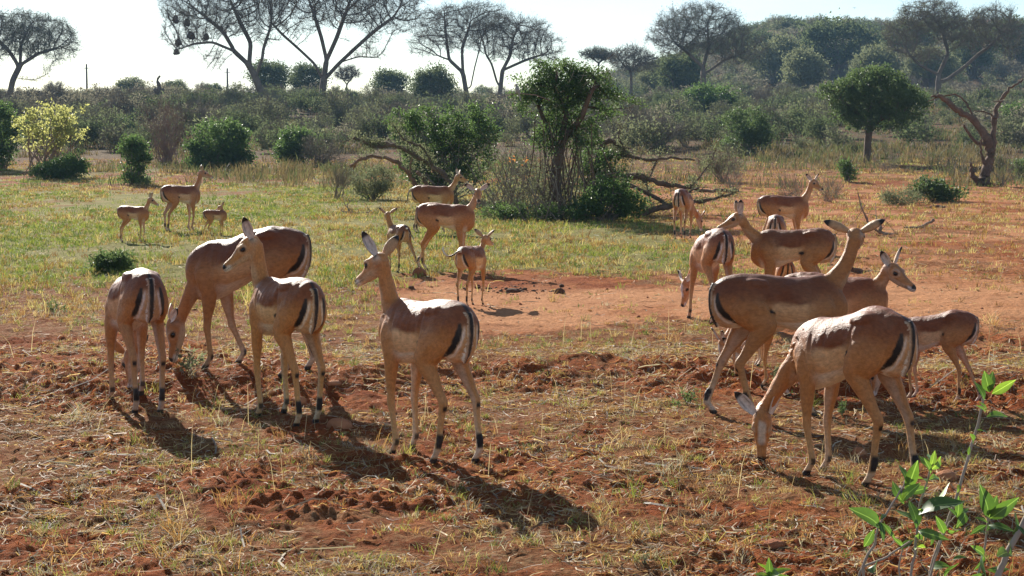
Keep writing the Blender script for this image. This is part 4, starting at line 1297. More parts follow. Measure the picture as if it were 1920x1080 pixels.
    for i, (bx, by, w, h, lab) in enumerate([(1552, 378, 20, 18, 'dry twiggy shrub right of the farthest red impala'), (1480, 372, 18, 18, 'thin grey shrub behind the farthest red impala'), (1660, 322, 24, 22, 'dry brown shrub right of the round tree trunk'),
                                             (1790, 330, 26, 22, 'brown twiggy shrub left of the dead tree foot'), (1880, 350, 24, 26, 'reddish dry shrub right of the dead tree foot'), (1372, 352, 18, 16, 'thin dry shrub at the tip of the right dead limbs')]):
        B('dry_bush', (bx, by), [(bx, by - h, w, h), (bx + w * .3, by - h * .6, w * .7, h * .6)], lab, nclump=60, nleaf=90, ll=.07, lw=.03, seed=60 + i, leaf='leaf_grey', sigma=.12, uptwig=360, stem_r=.010)
build_bushes()

# ---------------- the small round tree on the right
def round_tree():
    g = np.random.default_rng(80)
    g0 = at(1625, 306); Y = g0[1]
    C = [pxchain([(1625, 308), (1627, 270), (1630, 238), (1632, 215)], Y, g), pxchain([(1630, 238), (1605, 210), (1580, 190)], Y, g), pxchain([(1630, 238), (1665, 215), (1700, 205)], Y, g), pxchain([(1632, 215), (1630, 180), (1640, 150)], Y, g)]
    C[0][0, 2] = g0[2] - .1
    lob = [(1640, 178, 82, 46), (1590, 178, 54, 32), (1690, 198, 54, 36), (1640, 150, 48, 26), (1560, 160, 22, 14), (1580, 228, 32, 20), (1640, 220, 70, 24), (1720, 205, 22, 20)]
    L = px_lobes(lob, Y)
    A = in_lobes(L, 380, g, .3)
    pos, par = grow(C, A, .22, 1.6, .3, g, .1)
    rad, kids, acc = limb_radii(par, .012, .17)
    off = np.array([g0[0], Y, g0[2]])
    root = empty('leafy_tree', off)
    mb = MB(); add_tubes(mb, [(P - off, R) for P, R in limb_chains(pos, par, rad)], 6)
    mb.build('trunk', [M['bark_dark']], root)
    mc = MB()
    C = in_lobes(L, 300, g, .62) - off
    n = 15000
    k = g.integers(0, len(C), n); r = g.normal(size=(n, 3)) * .15; r[:, 2] *= .8
    ct = g.uniform(0, .55, len(C))
    add_leaves(mc, C[k] + r, g.normal(size=(n, 3)) + [0, 0, .4],   .16 * g.uniform(.6, 1.3, n), .07 * g.uniform(.7, 1.2, n), 0, np.clip(ct[k] + g.uniform(0, .45, n), 0, 1), g=g)
    mc.build('crown', [M['leaf_mid']], root, smooth=False)
    tag(root, 'round headed green tree with one dark straight trunk on the right plain', 'tree')
round_tree()

# ---------------- the middle bush tree, its dead limbs and thicket
def bush_tree():
    g = np.random.default_rng(90)
    g0 = at(1045, 412); Y = g0[1]
    off = np.array([g0[0], Y, g0[2]])
    ch = [[(1045, 418), (1046, 380), (1040, 330), (1050, 270), (1062, 215), (1066, 165)], [(1048, 300), (1030, 250), (1012, 205), (1002, 170)], [(1050, 270), (1090, 220), (1108, 170), (1120, 140)],
          [(1062, 215), (1040, 170), (1045, 130)], [(1060, 416), (1075, 350), (1062, 290), (1070, 230)], [(1100, 200), (1140, 205), (1180, 202), (1224, 184)], [(1040, 416), (1010, 350), (1000, 280)], [(1120, 160), (1142, 185), (1165, 178)], [(1110, 140), (1130, 118), (1152, 100)]]
    C = [pxchain(c, Y, g) for c in ch]
    for q in C[1:]: q[:, 1] += np.linspace(0, 1, len(q)) * g.uniform(-.5, .5)
    C[0][0, 2] = g0[2] - .1
    lob = [(1050, 168, 60, 34), (1100, 156, 48, 34), (1008, 166, 38, 26), (1046, 134, 40, 18), (1092, 130, 30, 12), (1146, 178, 34, 14), (978, 184, 20, 12), (990, 208, 22, 14), (1126, 214, 30, 14), (1060, 214, 40, 24), (1018, 128, 18, 12), (1168, 186, 24, 9), (1030, 258, 34, 24), (1096, 250, 30, 28), (968, 158, 12, 14)]
    L = px_lobes(lob, Y)
    A = in_lobes(L, 300, g, .2)
    pos, par = grow(C, A, .10, .8, .14, g, .05)
    rad, kids, acc = limb_radii(par, .006, .13, 2.2)
    root = empty('bush_tree', off)
    mb = MB(); add_tubes(mb, [(P - off, R) for P, R in limb_chains(pos, par, rad)], 6)
    # dangling bare stems
    st = []
    for i in range(26):
        x0 = g.uniform(985, 1120); a = pt(x0, g.uniform(215, 260), Y + g.uniform(-.5, .5)); b = pt(x0 + g.normal() * 28, g.uniform(330, 410), Y + g.uniform(-.6, .6))
        m = (a + b) / 2 + g.normal(size=3) * .10
        st.append((catmull(np.array([a, m, b]), 7) - off, np.linspace(.010, .016, 7)))
    add_tubes(mb, st, 4)
    mb.build('trunk', [M['bark_dark']], root)
    mc = MB()
    C = in_lobes(L, 260, g, .5) - off
    n = 14000
    k = g.integers(0, len(C), n); r = g.normal(size=(n, 3)) * .080; r[:, 2] *= .8
    ct = g.uniform(0, .5, len(C))
    add_leaves(mc, C[k] + r, g.normal(size=(n, 3)) + [0, 0, .2], .062 * g.uniform(.6, 1.35, n), .038 * g.uniform(.7, 1.2, n), 0, np.clip(ct[k] + g.uniform(0, .5, n), 0, 1), g=g)
    # thin sprays against the light
    C2 = in_lobes(px_lobes([(1050, 122, 60, 12), (1185, 190, 34, 12), (985, 150, 20, 30), (1060, 262, 60, 40), (1150, 110, 8, 8)], Y), 70, g) - off
    n = 1500; k = g.integers(0, len(C2), n)
    add_leaves(mc, C2[k] + g.normal(size=(n, 3)) * .06, g.normal(size=(n, 3)), .055, .032, 1, g=g)
    tw = 420; k = g.integers(0, len(C), tw)
    add_twigs(mc, C[k], C[k] - C.mean(0) + g.normal(size=(tw, 3)) * .5, g.uniform(.15, .5, tw), .010, 2, g)
    mc.build('crown', [M['leaf_dark'], M['leaf_mid'], M['twig_pale']], root, smooth=False)
    tag(root, 'tall ragged bush tree in the middle, dark leafy crown on tangled stems', 'tree')
    # thicket of thin bare stems left of it
    mb = MB(); st = []
    for i in range(150):
        x0 = g.uniform(905, 1090); b = at(x0, g.uniform(396, 416)); bY = b[1]
        top = pt(x0 + g.normal() * 55, g.uniform(250, 380), bY + g.uniform(-.5, .5))
        m = (b + top) / 2 + g.normal(size=3) * .20
        st.append((catmull(np.array([b - [0, 0, .05], m, top]), 7), np.linspace(.014, .004, 7) * g.uniform(.6, 1.3)))
    add_tubes(mb, [(P - off, R) for P, R in st], 4)
    P = np.concatenate([s[0][2:] for s in st]) - off
    k = g.integers(0, len(P), 1500)
    add_twigs(mb, P[k], g.normal(size=(1500, 3)) + [0, 0, .4], g.uniform(.1, .5, 1500), .007, 0, g)
    k = g.integers(0, len(P), 2600)
    add_leaves(mb, P[k] + g.normal(size=(2600, 3)) * .07, g.normal(size=(2600, 3)), .05, .028, 1, g=g)
    o = mb.build('stem_thicket', [M['twig'], M['leaf_olive']], smooth=False, loc=off)
    tag(o, 'thicket of thin grey upright stems left of the ragged bush tree', 'thicket')
    # a few dead orange leaves caught in it
    c = np.array([pt(960, 298, Y - .6), pt(972, 306, Y - .6), pt(955, 285, Y - .6), pt(985, 300, Y - .6)])
    mb = MB(); k = g.integers(0, 4, 16)
    add_leaves(mb, c[k] - c[0] + g.normal(size=(16, 3)) * .04, g.normal(size=(16, 3)) - [0, 0, .6], .08, .04, 0, g=g)
    add_twigs(mb, np.zeros((6, 3)) - [0, 0, .3], g.normal(size=(6, 3)) * .3 + [0, 0, 1], .45, .012, 1, g)
    o = mb.build('orange_sprig', [M['leaf_orange'], M['twig']], smooth=False, loc=c[0])
    tag(o, 'sprig of withered orange leaves among the grey stems', 'sprig')
    special_bush('bush', (990, 414), [(930, 398, 40, 14), (985, 400, 50, 14), (1050, 398, 46, 16), (960, 384, 30, 12)], 'low dark growth along the foot of the grey stem thicket', nclump=170, nleaf=4200, ll=.055, lw=.032, seed=94, leaf='leaf_dark', sigma=.08, uptwig=200, stem_r=.01)
    special_bush('bush', (962, 396), [(950, 300, 40, 40), (985, 330, 40, 36), (930, 345, 30, 30), (1000, 280, 30, 30)], 'thin olive leaves hanging among the grey stems', nclump=90, nleaf=800, ll=.05, lw=.03, seed=95, leaf='leaf_mid', sigma=.12, uptwig=240, stem_r=.01)
    # green growth under the right dead limbs
    special_bush('bush', (1135, 416), [(1140, 376, 60, 30), (1180, 384, 34, 26), (1100, 388, 36, 24), (1150, 345, 40, 20)], 'dark glossy leafy bush under the right dead limbs', nclump=200, nleaf=5200, ll=.075, lw=.046, seed=91, leaf='leaf_dark', sigma=.09)
    special_bush('bush', (1040, 408), [(1040, 340, 50, 26), (1060, 318, 30, 22), (1020, 362, 40, 20), (1050, 372, 40, 24)], 'pale grey leaved shrub at the foot of the ragged bush tree', nclump=150, nleaf=3400, ll=.05, lw=.022, seed=92, leaf='leaf_olive', sigma=.09, uptwig=120, stem_r=.01)
    special_bush('bush', (1120, 400), [(1120, 300, 44, 26), (1100, 325, 40, 30), (1150, 318, 26, 18)], 'green bush growing right against the ragged bush tree stems', nclump=130, nleaf=3000, ll=.07, lw=.042, seed=93, leaf='leaf_dark', sigma=.10)
bush_tree()

def limb_set(name, label, base, chains, radii, mat, seed, tufts=0, tuft_leaf='leaf_olive', cat='dead limb', twigs=0, depth=None):
    """a dead branch or tree: every chain a bent tapering limb"""
    g = np.random.default_rng(seed)
    g0 = at(*base); Y = g0[1]; off = np.array([g0[0], Y, g0[2]])
    mb = MB(); allP = []
    for i, (c, (r0, r1)) in enumerate(zip(chains, radii)):
        P = pxchain(c, Y, g)
        dd = g.uniform(-.5, .5) if depth is None else depth[i]
        P[:, 1] += np.linspace(0, 1, len(P)) * dd if i else 0
        P = catmull(P, len(c) * 5)
        P[1:-1] += g.normal(size=(len(P) - 2, 3)) * min(r0 * .22, .018)
        P[:, 2] = np.maximum(P[:, 2], smooth_ground(P[:, 0], P[:, 1]) + r1 * .3)
        R = np.linspace(r0, r1, len(P)) * (1 + (vnoise(np.arange(len(P)) * .45, np.zeros(len(P)) + i, seed) - .5) * .5)
        add_tubes(mb, [(P - off, R)], 8)
        add_tubes(mb, [(np.stack([P[-1], P[-1] + (P[-1] - P[-2]) * .15]) - off, np.array([R[-1], .002]))], 8)
        allP.append(P)
    A = np.concatenate(allP) - off
    mats = [M[mat], M[tuft_leaf], M['twig']]
    if twigs:
        k = g.integers(0, len(A), twigs)
        add_twigs(mb, A[k], g.normal(size=(twigs, 3)) + [0, 0, .35], g.uniform(.12, .6, twigs), .012, 2, g)
    if tufts:
        k = g.integers(0, len(A), tufts); cc = A[k] + g.normal(size=(tufts, 3)) * .04 + [0, 0, .05]
        n = tufts * 42; j = g.integers(0, tufts, n)
        add_leaves(mb, cc[j] + g.normal(size=(n, 3)) * .075, g.normal(size=(n, 3)) + [0, 0, .3], .055, .026, 1, g=g)
    o = mb.build(name, mats, loc=off)
    tag(o, label, cat)
    return o

def build_dead_wood():
    limb_set('dead_limb', 'reddish dead limb arching over the soft green bush, left end of the thicket', (790, 392),
             [[(792, 392), (780, 350), (762, 322), (735, 300), (690, 294), (656, 312)], [(770, 335), (772, 300), (790, 280)], [(690, 294), (670, 300), (660, 318)], [(800, 392), (800, 345), (782, 322)]], [(.065, .035), (.035, .015), (.035, .02), (.06, .035)], 'dead_red', 101, tufts=20, twigs=90)
    limb_set('dead_limb', 'mossy dead limb slanting down to the right above the arching red one', (852, 400),
             [[(856, 396), (846, 345), (812, 312), (780, 292), (740, 272), (700, 268), (663, 258)], [(740, 272), (700, 275), (680, 262)], [(812, 312), (790, 275), (760, 262), (740, 235)]], [(.065, .035), (.045, .018), (.035, .012)], 'dead_dark', 102, tufts=46, twigs=120)
    limb_set('dead_limb', 'long twisted fallen limb reaching right from the ragged bush tree', (1110, 400),
             [[(1100, 396), (1120, 360), (1150, 335), (1200, 332), (1245, 345), (1290, 352), (1330, 358), (1385, 358)], [(1110, 380), (1118, 310), (1130, 270), (1150, 265), (1172, 285), (1160, 300)], [(1150, 335), (1130, 345), (1100, 340)], [(1118, 310), (1150, 290), (1175, 292)],
              [(1200, 332), (1215, 350), (1218, 375), (1226, 420)], [(1290, 352), (1310, 335), (1330, 310), (1345, 282)], [(1172, 285), (1160, 255), (1165, 232)], [(1175, 292), (1220, 300), (1260, 296), (1300, 300)], [(1220, 330), (1230, 305), (1240, 290)]],
             [(.10, .03), (.08, .035), (.06, .04), (.06, .03), (.04, .015), (.04, .015), (.03, .012), (.05, .015), (.025, .01)], 'dead_dark', 103, tufts=85, twigs=420)
    limb_set('dead_limb', 'lower fallen limb lying along the grass behind the slim feeding impala', (1200, 408),
             [[(1196, 408), (1225, 394), (1256, 386), (1300, 380), (1340, 372), (1380, 360)], [(1256, 386), (1290, 360), (1310, 350)], [(1120, 372), (1160, 352), (1190, 350), (1256, 386)]], [(.07, .025), (.04, .015), (.06, .04)], 'dead_dark', 104, tufts=26, twigs=200)
    limb_set('dead_tree', 'twisted dead tree with reddish bare limbs near the right edge', (1842, 348),
             [[(1842, 354), (1850, 315), (1858, 285), (1848, 255), (1825, 225), (1795, 205), (1762, 180), (1746, 182)], [(1858, 285), (1866, 245), (1868, 215), (1880, 190), (1900, 165), (1926, 148)], [(1842, 350), (1822, 330), (1816, 305)], [(1850, 270), (1825, 265), (1805, 240), (1800, 235)],
              [(1825, 222), (1818, 200), (1800, 178), (1770, 180), (1748, 190)], [(1868, 222), (1850, 210), (1830, 208)], [(1880, 190), (1866, 190)], [(1850, 312), (1838, 290), (1836, 260)]],
             [(.23, .035), (.12, .03), (.15, .045), (.075, .02), (.05, .014), (.04, .02), (.035, .02), (.075, .03)], 'dead_dark', 105, twigs=120, cat='dead tree', depth=[0, .5, -.3, -.5, .6, .3, .2, -.3])
    limb_set('dead_branch', 'forked dark branch standing up from a log on the right sand', (1645, 440),
             [[(1682, 444), (1658, 438), (1640, 430), (1628, 422)], [(1632, 425), (1620, 402), (1612, 385), (1606, 360)], [(1642, 430), (1648, 405), (1652, 382)], [(1632, 425), (1615, 418)], [(1650, 436), (1652, 424), (1640, 424)], [(1616, 395), (1624, 384)]],
             [(.028, .018), (.022, .008), (.014, .006), (.012, .005), (.035, .03), (.01, .004)], 'dead_wood', 106, twigs=14, cat='branch')
    limb_set('log', 'straight grey log lying alone on the red sand', (1722, 428), [[(1694, 443), (1722, 428), (1752, 412)]], [(.035, .028)], 'dead_wood', 107, cat='log')
    limb_set('log', 'dark reddish log half buried beside the profile impala', (1620, 512), [[(1596, 505), (1625, 513), (1655, 515)]], [(.04, .022)], 'dead_red', 108, cat='log')
    limb_set('log', 'short dark stick lying before the bright leafy plants', (1755, 390), [[(1734, 390), (1758, 387), (1772, 389)]], [(.04, .03)], 'dead_red', 109, cat='log')
    limb_set('dead_branch', 'brown twiggy branch lying on the grass below the soft grey green bush', (665, 400), [[(700, 408), (672, 404), (640, 396)], [(672, 404), (655, 396), (650, 382)], [(685, 406), (668, 408), (655, 412)]], [(.03, .012), (.018, .008), (.014, .006)], 'dead_wood', 110, twigs=40, cat='branch')
    limb_set('dead_snag', 'dark broken snag sticking up from the ridge scrub', (297, 198), [[(299, 200), (298, 170), (298, 158)], [(298, 160), (296, 150), (302, 142)], [(299, 185), (292, 168)], [(299, 185), (306, 166)]], [(.28, .16), (.16, .07), (.3, .15), (.3, .15)], 'bark_grey', 111, cat='snag')
build_dead_wood()

# ---------------- scrub on the slope: copies of a few kinds
def build_scrub():
    g = np.random.default_rng(120)
    kinds = []
    def kind(name, seed, leaf, nleaf, up, sigma=.3, squash=1.0, stem='twig', ll=.22, lw=.11):
        gg = np.random.default_rng(seed)
        lob = [(gg.normal() * .4, gg.normal() * .4, gg.uniform(.7, 1.3) * squash, gg.uniform(.6, 1.0), gg.uniform(.6, 1.0), gg.uniform(.5, .8) * squash) for _ in range(4)]
        kinds.append((name, bush_mesh(name, lob, 70, nleaf, ll, lw, seed, leaf, stem, sigma, True, stem_r=.03, base_r=.35, uptwig=up)))
    kind('grey_shrub', 121, 'leaf_grey', 500, 1500, ll=.14, lw=.06)
    kind('grey_shrub', 122, 'leaf_grey', 420, 1700, squash=1.25, ll=.14, lw=.06)
    kind('olive_shrub', 123, 'leaf_olive', 1300, 900, ll=.14, lw=.07)
    kind('olive_shrub', 124, 'leaf_olive', 1100, 1000, squash=1.2, ll=.14, lw=.07)
    kind('green_shrub', 125, 'leaf_far', 1500, 220, ll=.17, lw=.09)
    kind('green_shrub', 126, 'leaf_far', 1500, 220, ll=.17, lw=.09)
    lab = {'grey_shrub': 'leafless grey scrub shrub', 'olive_shrub': 'olive grey scrub shrub', 'green_shrub': 'dark green scrub shrub'}
    pts = []
    tries = 0
    while len(pts) < 297 and tries < 9000:
        tries += 1
        px = g.uniform(-60, 1980)
        Y = 60 + (235 - 60) * g.uniform() ** 1.15
        x = (px - 960) / F * Y
        if fbm(np.array([x / 14]), np.array([Y / 20]), 77, 3)[0] < (.46 if Y < 90 else .34): continue
        if px > 1380 and Y < 84 or (Y < 75 and 150 < px < 640): continue
        if any((x - a) ** 2 + (Y - b) ** 2 < 1.6 ** 2 for a, b in pts): continue
        pts.append((x, Y))
    for x, Y in pts:
        px_ = 960 + x / Y * F
        n = fbm(np.array([x / 20]), np.array([Y / 20]), 78, 2)[0] + g.normal() * .12
        k = g.integers(4, 6) if n > .66 else (g.integers(2, 4) if n > .45 else g.integers(0, 2))
        name, me = kinds[k]
        sc = g.uniform(.5, 1.0) * (.75 if Y < 90 else 1)
        reg = ('behind the left hand bushes', 'behind the middle thicket', 'below the rocky hill')[0 if px_ < 640 else (1 if px_ < 1250 else 2)]
        dep = 'far up the slope' if Y > 140 else ('halfway up the slope' if Y > 95 else 'at the near foot of the slope')
        plant(name, me, x, Y, lab[name] + ' ' + dep + ' ' + reg, 'shrub', lab[name] + 's ' + dep + ' ' + reg, (sc * g.uniform(.9, 1.4), sc, sc * g.uniform(.8, 1.2)), g.uniform(0, 6.28), .05)
    # dense round trees standing on the hill side
    lob = [(0, 0, 2.6, 2.2, 2.0, 1.5), (1.3, .2, 2.2, 1.4, 1.4, 1.1), (-1.4, 0, 2.2, 1.5, 1.4, 1.1), (.2, 0, 3.4, 1.4, 1.4, .9)]
    tm = [bush_mesh('hill_tree', lob, 170, 6500, .24, .13, 130 + i, ['leaf_far', 'leaf_olive', 'leaf_far'][i], 'twig', .42, True, stem_r=.09, base_r=.3, uptwig=120) for i in range(3)]
    hill = [(1560, 128, 2.3, 0, 270, 'large dense dark tree on the hill side under the rocks'), (1455, 130, 1.9, 1, 265, 'olive tree on the left shoulder of the hill'), (1410, 108, 1.7, 0, 300, 'dark tree half behind the acacia on the left shoulder of the hill'),
            (1640, 160, 1.6, 1, 230, 'olive tree low on the hill right of the large dark one'), (1500, 165, 1.6, 1, 235, 'grey olive tree at the hill foot below the large dark one'), (1820, 150, 1.7, 0, 260, 'dark tree at the hill foot behind the pale limbed acacia'),
            (1900, 130, 2.0, 0, 280, 'dark tree on the hill at the right edge'), (1690, 120, 1.7, 2, 290, 'green tree on the hill behind the pale limbed acacia'), (1270, 170, 1.5, 0, 210, 'dark tree left of the acacia at the hill foot'), (1240, 150, 1.3, 1, 240, 'olive tree on the low left skirt of the hill'),
            (510, 166, 1.15, 0, 205, 'dark round tree just right of the leaning acacia trunk'), (582, 166, 1.1, 0, 210, 'dark round tree behind the pale upright trunk'), (735, 170, 1.1, 0, 210, 'dark round tree on the ridge left of the forked acacia'), (812, 176, 1.2, 2, 190, 'dark green tree below the forked acacia'),
            (330, 168, .8, 0, 230, 'small dark tree next to the broken snag'), (250, 172, .9, 1, 225, 'grey round tree left of the broken snag'), (402, 170, .7, 0, 235, 'tiny dark tree on the ridge below the weaver nests'), (1740, 150, 1.5, 1, 240, 'olive tree at the foot of the pale limbed acacia')]
    for (px, py, sc, k, Y, label) in hill:
        x = (px - 960) / F * Y
        plant('hill_tree', tm[k], x, Y, label, 'tree', None, (sc * g.uniform(.95, 1.15), sc, sc), g.uniform(0, 6.28), .2)
    # beyond: scrub nobody could count, on the ridge and all over the hill
    lo = [bush_mesh('far_bush', [(0, 0, 1.1, 1.0, 1.0, .8), (.6, .1, .9, .7, .7, .6)], 40, 420, .26, .13, 140 + i, ['leaf_grey', 'leaf_olive', 'leaf_far'][i], 'twig', .36, False, uptwig=260, stem_r=.05) for i in range(3)]
    data = []
    for me in lo:
        v = np.empty(len(me.vertices) * 3, np.float32); me.vertices.foreach_get('co', v)
        q = np.empty(len(me.loops), np.int32); me.loops.foreach_get('vertex_index', q)
        c = np.empty(len(me.vertices) * 4, np.float32); me.color_attributes['tint'].data.foreach_get('color', c)
        mi = np.empty(len(me.polygons), np.int32); me.polygons.foreach_get('material_index', mi)
        data.append((v.reshape(-1, 3), q.reshape(-1, 4), c.reshape(-1, 4), mi))
        bpy.data.meshes.remove(me)
    mb = MB()
    N = 2000
    for i in range(N):
        Y = g.uniform(120, 420) if i % 3 else g.uniform(88, 200)
        u = g.uniform(-.36, .36)
        if i % 2 and i > 500: Y = g.uniform(250, 410); u = g.uniform(.05, .36)
        if Y > 300 and u < -.02 and g.uniform() < .5: continue
        x = u * Y
        z = gz(x, Y)
        n = fbm(np.array([x / 20]), np.array([Y / 20]), 78, 2)[0] + g.normal() * .12
        k = 2 if n > .62 else (1 if n > .45 else 0)
        v, q, c, mi = data[k]
        sc = g.uniform(.45, 1.0) * (1.5 if Y > 250 and u > .05 else 1); a = g.uniform(0, 6.28); ca, sa = math.cos(a), math.sin(a)
        w = np.stack([v[:, 0] * ca - v[:, 1] * sa, v[:, 0] * sa + v[:, 1] * ca, v[:, 2] * g.uniform(.8, 1.15)], 1) * sc + np.array([x, Y, z])
        t = np.clip(c + g.uniform(-.15, .15), 0, 1)
        for m_ in (0, 1):
            s_ = mi == m_
            if s_.any():
                qq = q[s_]; uq, inv = np.unique(qq, return_inverse=True)
                mb.add(w[uq], inv.reshape(-1, 4), 0 if m_ == 0 else 1 + k, t[uq])
    o = mb.build('far_scrub', [M['twig'], M['leaf_grey'], M['leaf_olive'], M['leaf_far']], smooth=False)
    tag(o, 'grey and olive thorn scrub covering the ridge and hill', kind='stuff')
build_scrub()

# ------------------------------------------------------------------ grass, litter, clods
def grass_mat():
    m, nt, b = new_mat('grass_blades')
    a = attr(nt)
    nt.links.new(a.outputs['Color'], b.inputs['Base Color'])
    b.inputs['Roughness'].default_value = .65; b.inputs['Specular IOR Level'].default_value = .2
    tr = nt.nodes.new('ShaderNodeBsdfTranslucent')
    nt.links.new(mix_rgb(nt, 1.0, a.outputs['Color'], (1.5, 1.5, 1.1), 'MULTIPLY'), tr.inputs['Color'])
    mx = nt.nodes.new('ShaderNodeMixShader'); mx.inputs[0].default_value = .38
    nt.links.new(b.outputs[0], mx.inputs[1]); nt.links.new(tr.outputs[0], mx.inputs[2])
    nt.links.new(mx.outputs[0], nt.nodes['Material Output'].inputs['Surface'])
    return m
M['grass'] = grass_mat()

def blades(mb, P, H, W, lean, col, g):
    """bent grass blades: three cross rows each"""
    n = len(P)
    a = g.uniform(0, 2 * math.pi, n)
    out = np.stack([np.cos(a), np.sin(a), np.zeros(n)], 1)
    b = g.uniform(0, 2 * math.pi, n)
    S = np.stack([np.cos(b), np.sin(b), np.zeros(n)], 1) * W[:, None] * .5
    up = np.array([0, 0, 1.0])
    m = P + up * (H * .55)[:, None] + out * (H * lean * .35)[:, None]
    e = P + up * (H * (1 - .25 * lean))[:, None] + out * (H * lean * 1.0)[:, None]
    V = np.stack([P - S, P + S, m + S * .8, m - S * .8, e], 1)
    k = np.arange(n)[:, None] * 5
    C = np.repeat(col, 5, 0)
    v = V.reshape(-1, 3)
    mb.add(v, k + np.array([0, 1, 2, 3]), 0, C)
    mb.t.append((k + np.array([3, 2, 4])) + mb.n - len(v)); mb.tm.append(np.zeros(n, np.int32))

def scatter(n, y0, y1, g, u=.345, power=1.0):
    """random ground places in view between two distances, denser when near"""
    t = g.uniform(0, 1, n)
    Y = (y0 ** power + t * (y1 ** power - y0 ** power)) ** (1 / power)
    return g.uniform(-u, u, n) * Y, Y

STRAW = np.array([[.38, .26, .12], [.28, .165, .07], [.46, .35, .19], [.19, .095, .042], [.32, .18, .07]])
GREEN = np.array([[.15, .19, .045], [.22, .235, .06], [.10, .14, .035], [.27, .25, .08]])
GREY = np.array([[.30, .27, .21], [.22, .19, .15], [.38, .35, .29]])

def build_grass():
    g = np.random.default_rng(200)
    # tufts of the near ground
    mb = MB()
    x, y = scatter(8200, 5.7, 19, g, power=1.2)
    bare, green, n1, n2 = cover(x, y)
    pz = fbm(x / .9, y / 1.1, 91, 3)
    dens = np.clip((1 - bare * .72) * sstep(.32, .62, pz) + .10, 0, 1)
    path = path_mask(x, y)
    keep = g.uniform(size=len(x)) < dens * (1 - .85 * path)
    x, y, green = x[keep], y[keep], green[keep]
    z = ground(x, y)
    kind = g.uniform(size=len(x))
    isg = kind < np.clip(.40 + green * .9, 0, .85)
    nb = np.where(isg, g.integers(10, 28, len(x)), g.integers(10, 30, len(x)))
    idx = np.repeat(np.arange(len(x)), nb); n = len(idx)
    rad = g.uniform(.015, .08, len(x))[idx]
    a = g.uniform(0, 2 * math.pi, n); r = np.sqrt(g.uniform(0, 1, n)) * rad
    P = np.stack([x[idx] + np.cos(a) * r, y[idx] + np.sin(a) * r, z[idx] - .006], 1)
    th = g.uniform(.018, .065, len(x)) * np.where(g.uniform(size=len(x)) < .10, 2.4, 1)
    H = th[idx] * g.uniform(.5, 1.25, n)
    W = np.maximum(g.uniform(.0018, .0042, n), y[idx] * .00026)
    lean = g.uniform(.3, 1.7, n)
    cs = STRAW[g.integers(0, 5, len(x))]; cg = GREEN[g.integers(0, 4, len(x))]; cy = GREY[g.integers(0, 3, len(x))]
    tc = np.where(isg[:, None], cg, np.where((kind > .86)[:, None], cy, cs))
    col = tc[idx] * g.uniform(.7, 1.3, n)[:, None]
    mix = g.uniform(size=n) < .22
    col[mix] = STRAW[g.integers(0, 5, mix.sum())]
    blades(mb, P, H, W, lean, col, g)
    # single thin stalks with pale seed heads
    x, y = scatter(170, 5.7, 15, g, power=1.2); z = ground(x, y); n = len(x)
    H = g.uniform(.14, .34, n)
    blades(mb, np.stack([x, y, z], 1), H, np.maximum(.0032, y * .0003), g.uniform(.05, .5, n), np.array([.42, .34, .22]) * g.uniform(.7, 1.2, n)[:, None], g)
    o = mb.build('grass', [M['grass']], smooth=False)
    tag(o, 'short dry and green grass tufts on the near red soil', kind='stuff')
    # sward further off
    mb = MB()
    x, y = scatter(44000, 17, 82, g, u=.335, power=.55)
    bare, green, n1, n2 = cover(x, y)
    path = path_mask(x, y)
    pz = fbm(x / 2.2, y / 4.5, 92, 4)
    dens = np.clip(.10 + .16 * sstep(2, 4, x) * sstep(.35, .6, fbm(x / 3.5, y / 1.6, 96, 4)) + (1 - bare) * (.28 + .55 * green) * sstep(.30, .60, pz) * 1.5, 0, 1) * (1 - .85 * path)
    keep = g.uniform(size=len(x)) < dens
    x, y, green = x[keep], y[keep], green[keep]
    z = ground(x, y)
    gf = fbm(x / 3.0, y / 5.0, 93, 3)
    isg = g.uniform(size=len(x)) < np.clip(.05 + green * .5 + (gf - .5) * 1.6, .03, .85)
    nb = 9
    idx = np.repeat(np.arange(len(x)), nb); n = len(idx)
    rad = (.03 + y * .0022)[idx]
    a = g.uniform(0, 2 * math.pi, n); r = np.sqrt(g.uniform(0, 1, n)) * rad
    P = np.stack([x[idx] + np.cos(a) * r, y[idx] + np.sin(a) * r, z[idx] - .01], 1)
    H = (g.uniform(.04, .13, len(x)) * np.where(g.uniform(size=len(x)) < .05, 1.8, 1))[idx] * g.uniform(.5, 1.2, n)
    W = np.maximum(.006, y[idx] * .00042)
    tc = np.where(isg[:, None], GREEN[g.integers(0, 4, len(x))], STRAW[g.integers(0, 5, len(x))])
    col = tc[idx] * g.uniform(.65, 1.15, n)[:, None] * np.array([.92, 1.0, .88])
    blades(mb, P, H, W, g.uniform(.2, 1.2, n), col, g)
    o = mb.build('grass_sward', [M['grass']], smooth=False)
    tag(o, 'thin yellow green grass on the plain round the herd', kind='stuff')
    # dry tall grass and low weeds on the slope
    mb = MB()
    x, y = scatter(9000, 56, 190, g, u=.335, power=.7)
    pz = fbm(x / 7, y / 10, 94, 3)
    keep = g.uniform(size=len(x)) < sstep(.40, .66, pz)
    x, y = x[keep], y[keep]; z = ground(x, y)
    idx = np.repeat(np.arange(len(x)), 16); n = len(idx)
    a = g.uniform(0, 2 * math.pi, n); r = np.sqrt(g.uniform(0, 1, n)) * .45
    P = np.stack([x[idx] + np.cos(a) * r, y[idx] + np.sin(a) * r, z[idx] - .02], 1)
    H = g.uniform(.15, .75, len(x))[idx] * g.uniform(.5, 1.1, n)
    tc = np.where((g.uniform(size=len(x)) < .45)[:, None], np.array([.085, .095, .045]), np.array([.13, .10, .058]))
    blades(mb, P, H, np.maximum(.02, y[idx] * .0005), g.uniform(.1, .7, n), tc[idx] * g.uniform(.7, 1.3, n)[:, None], g)
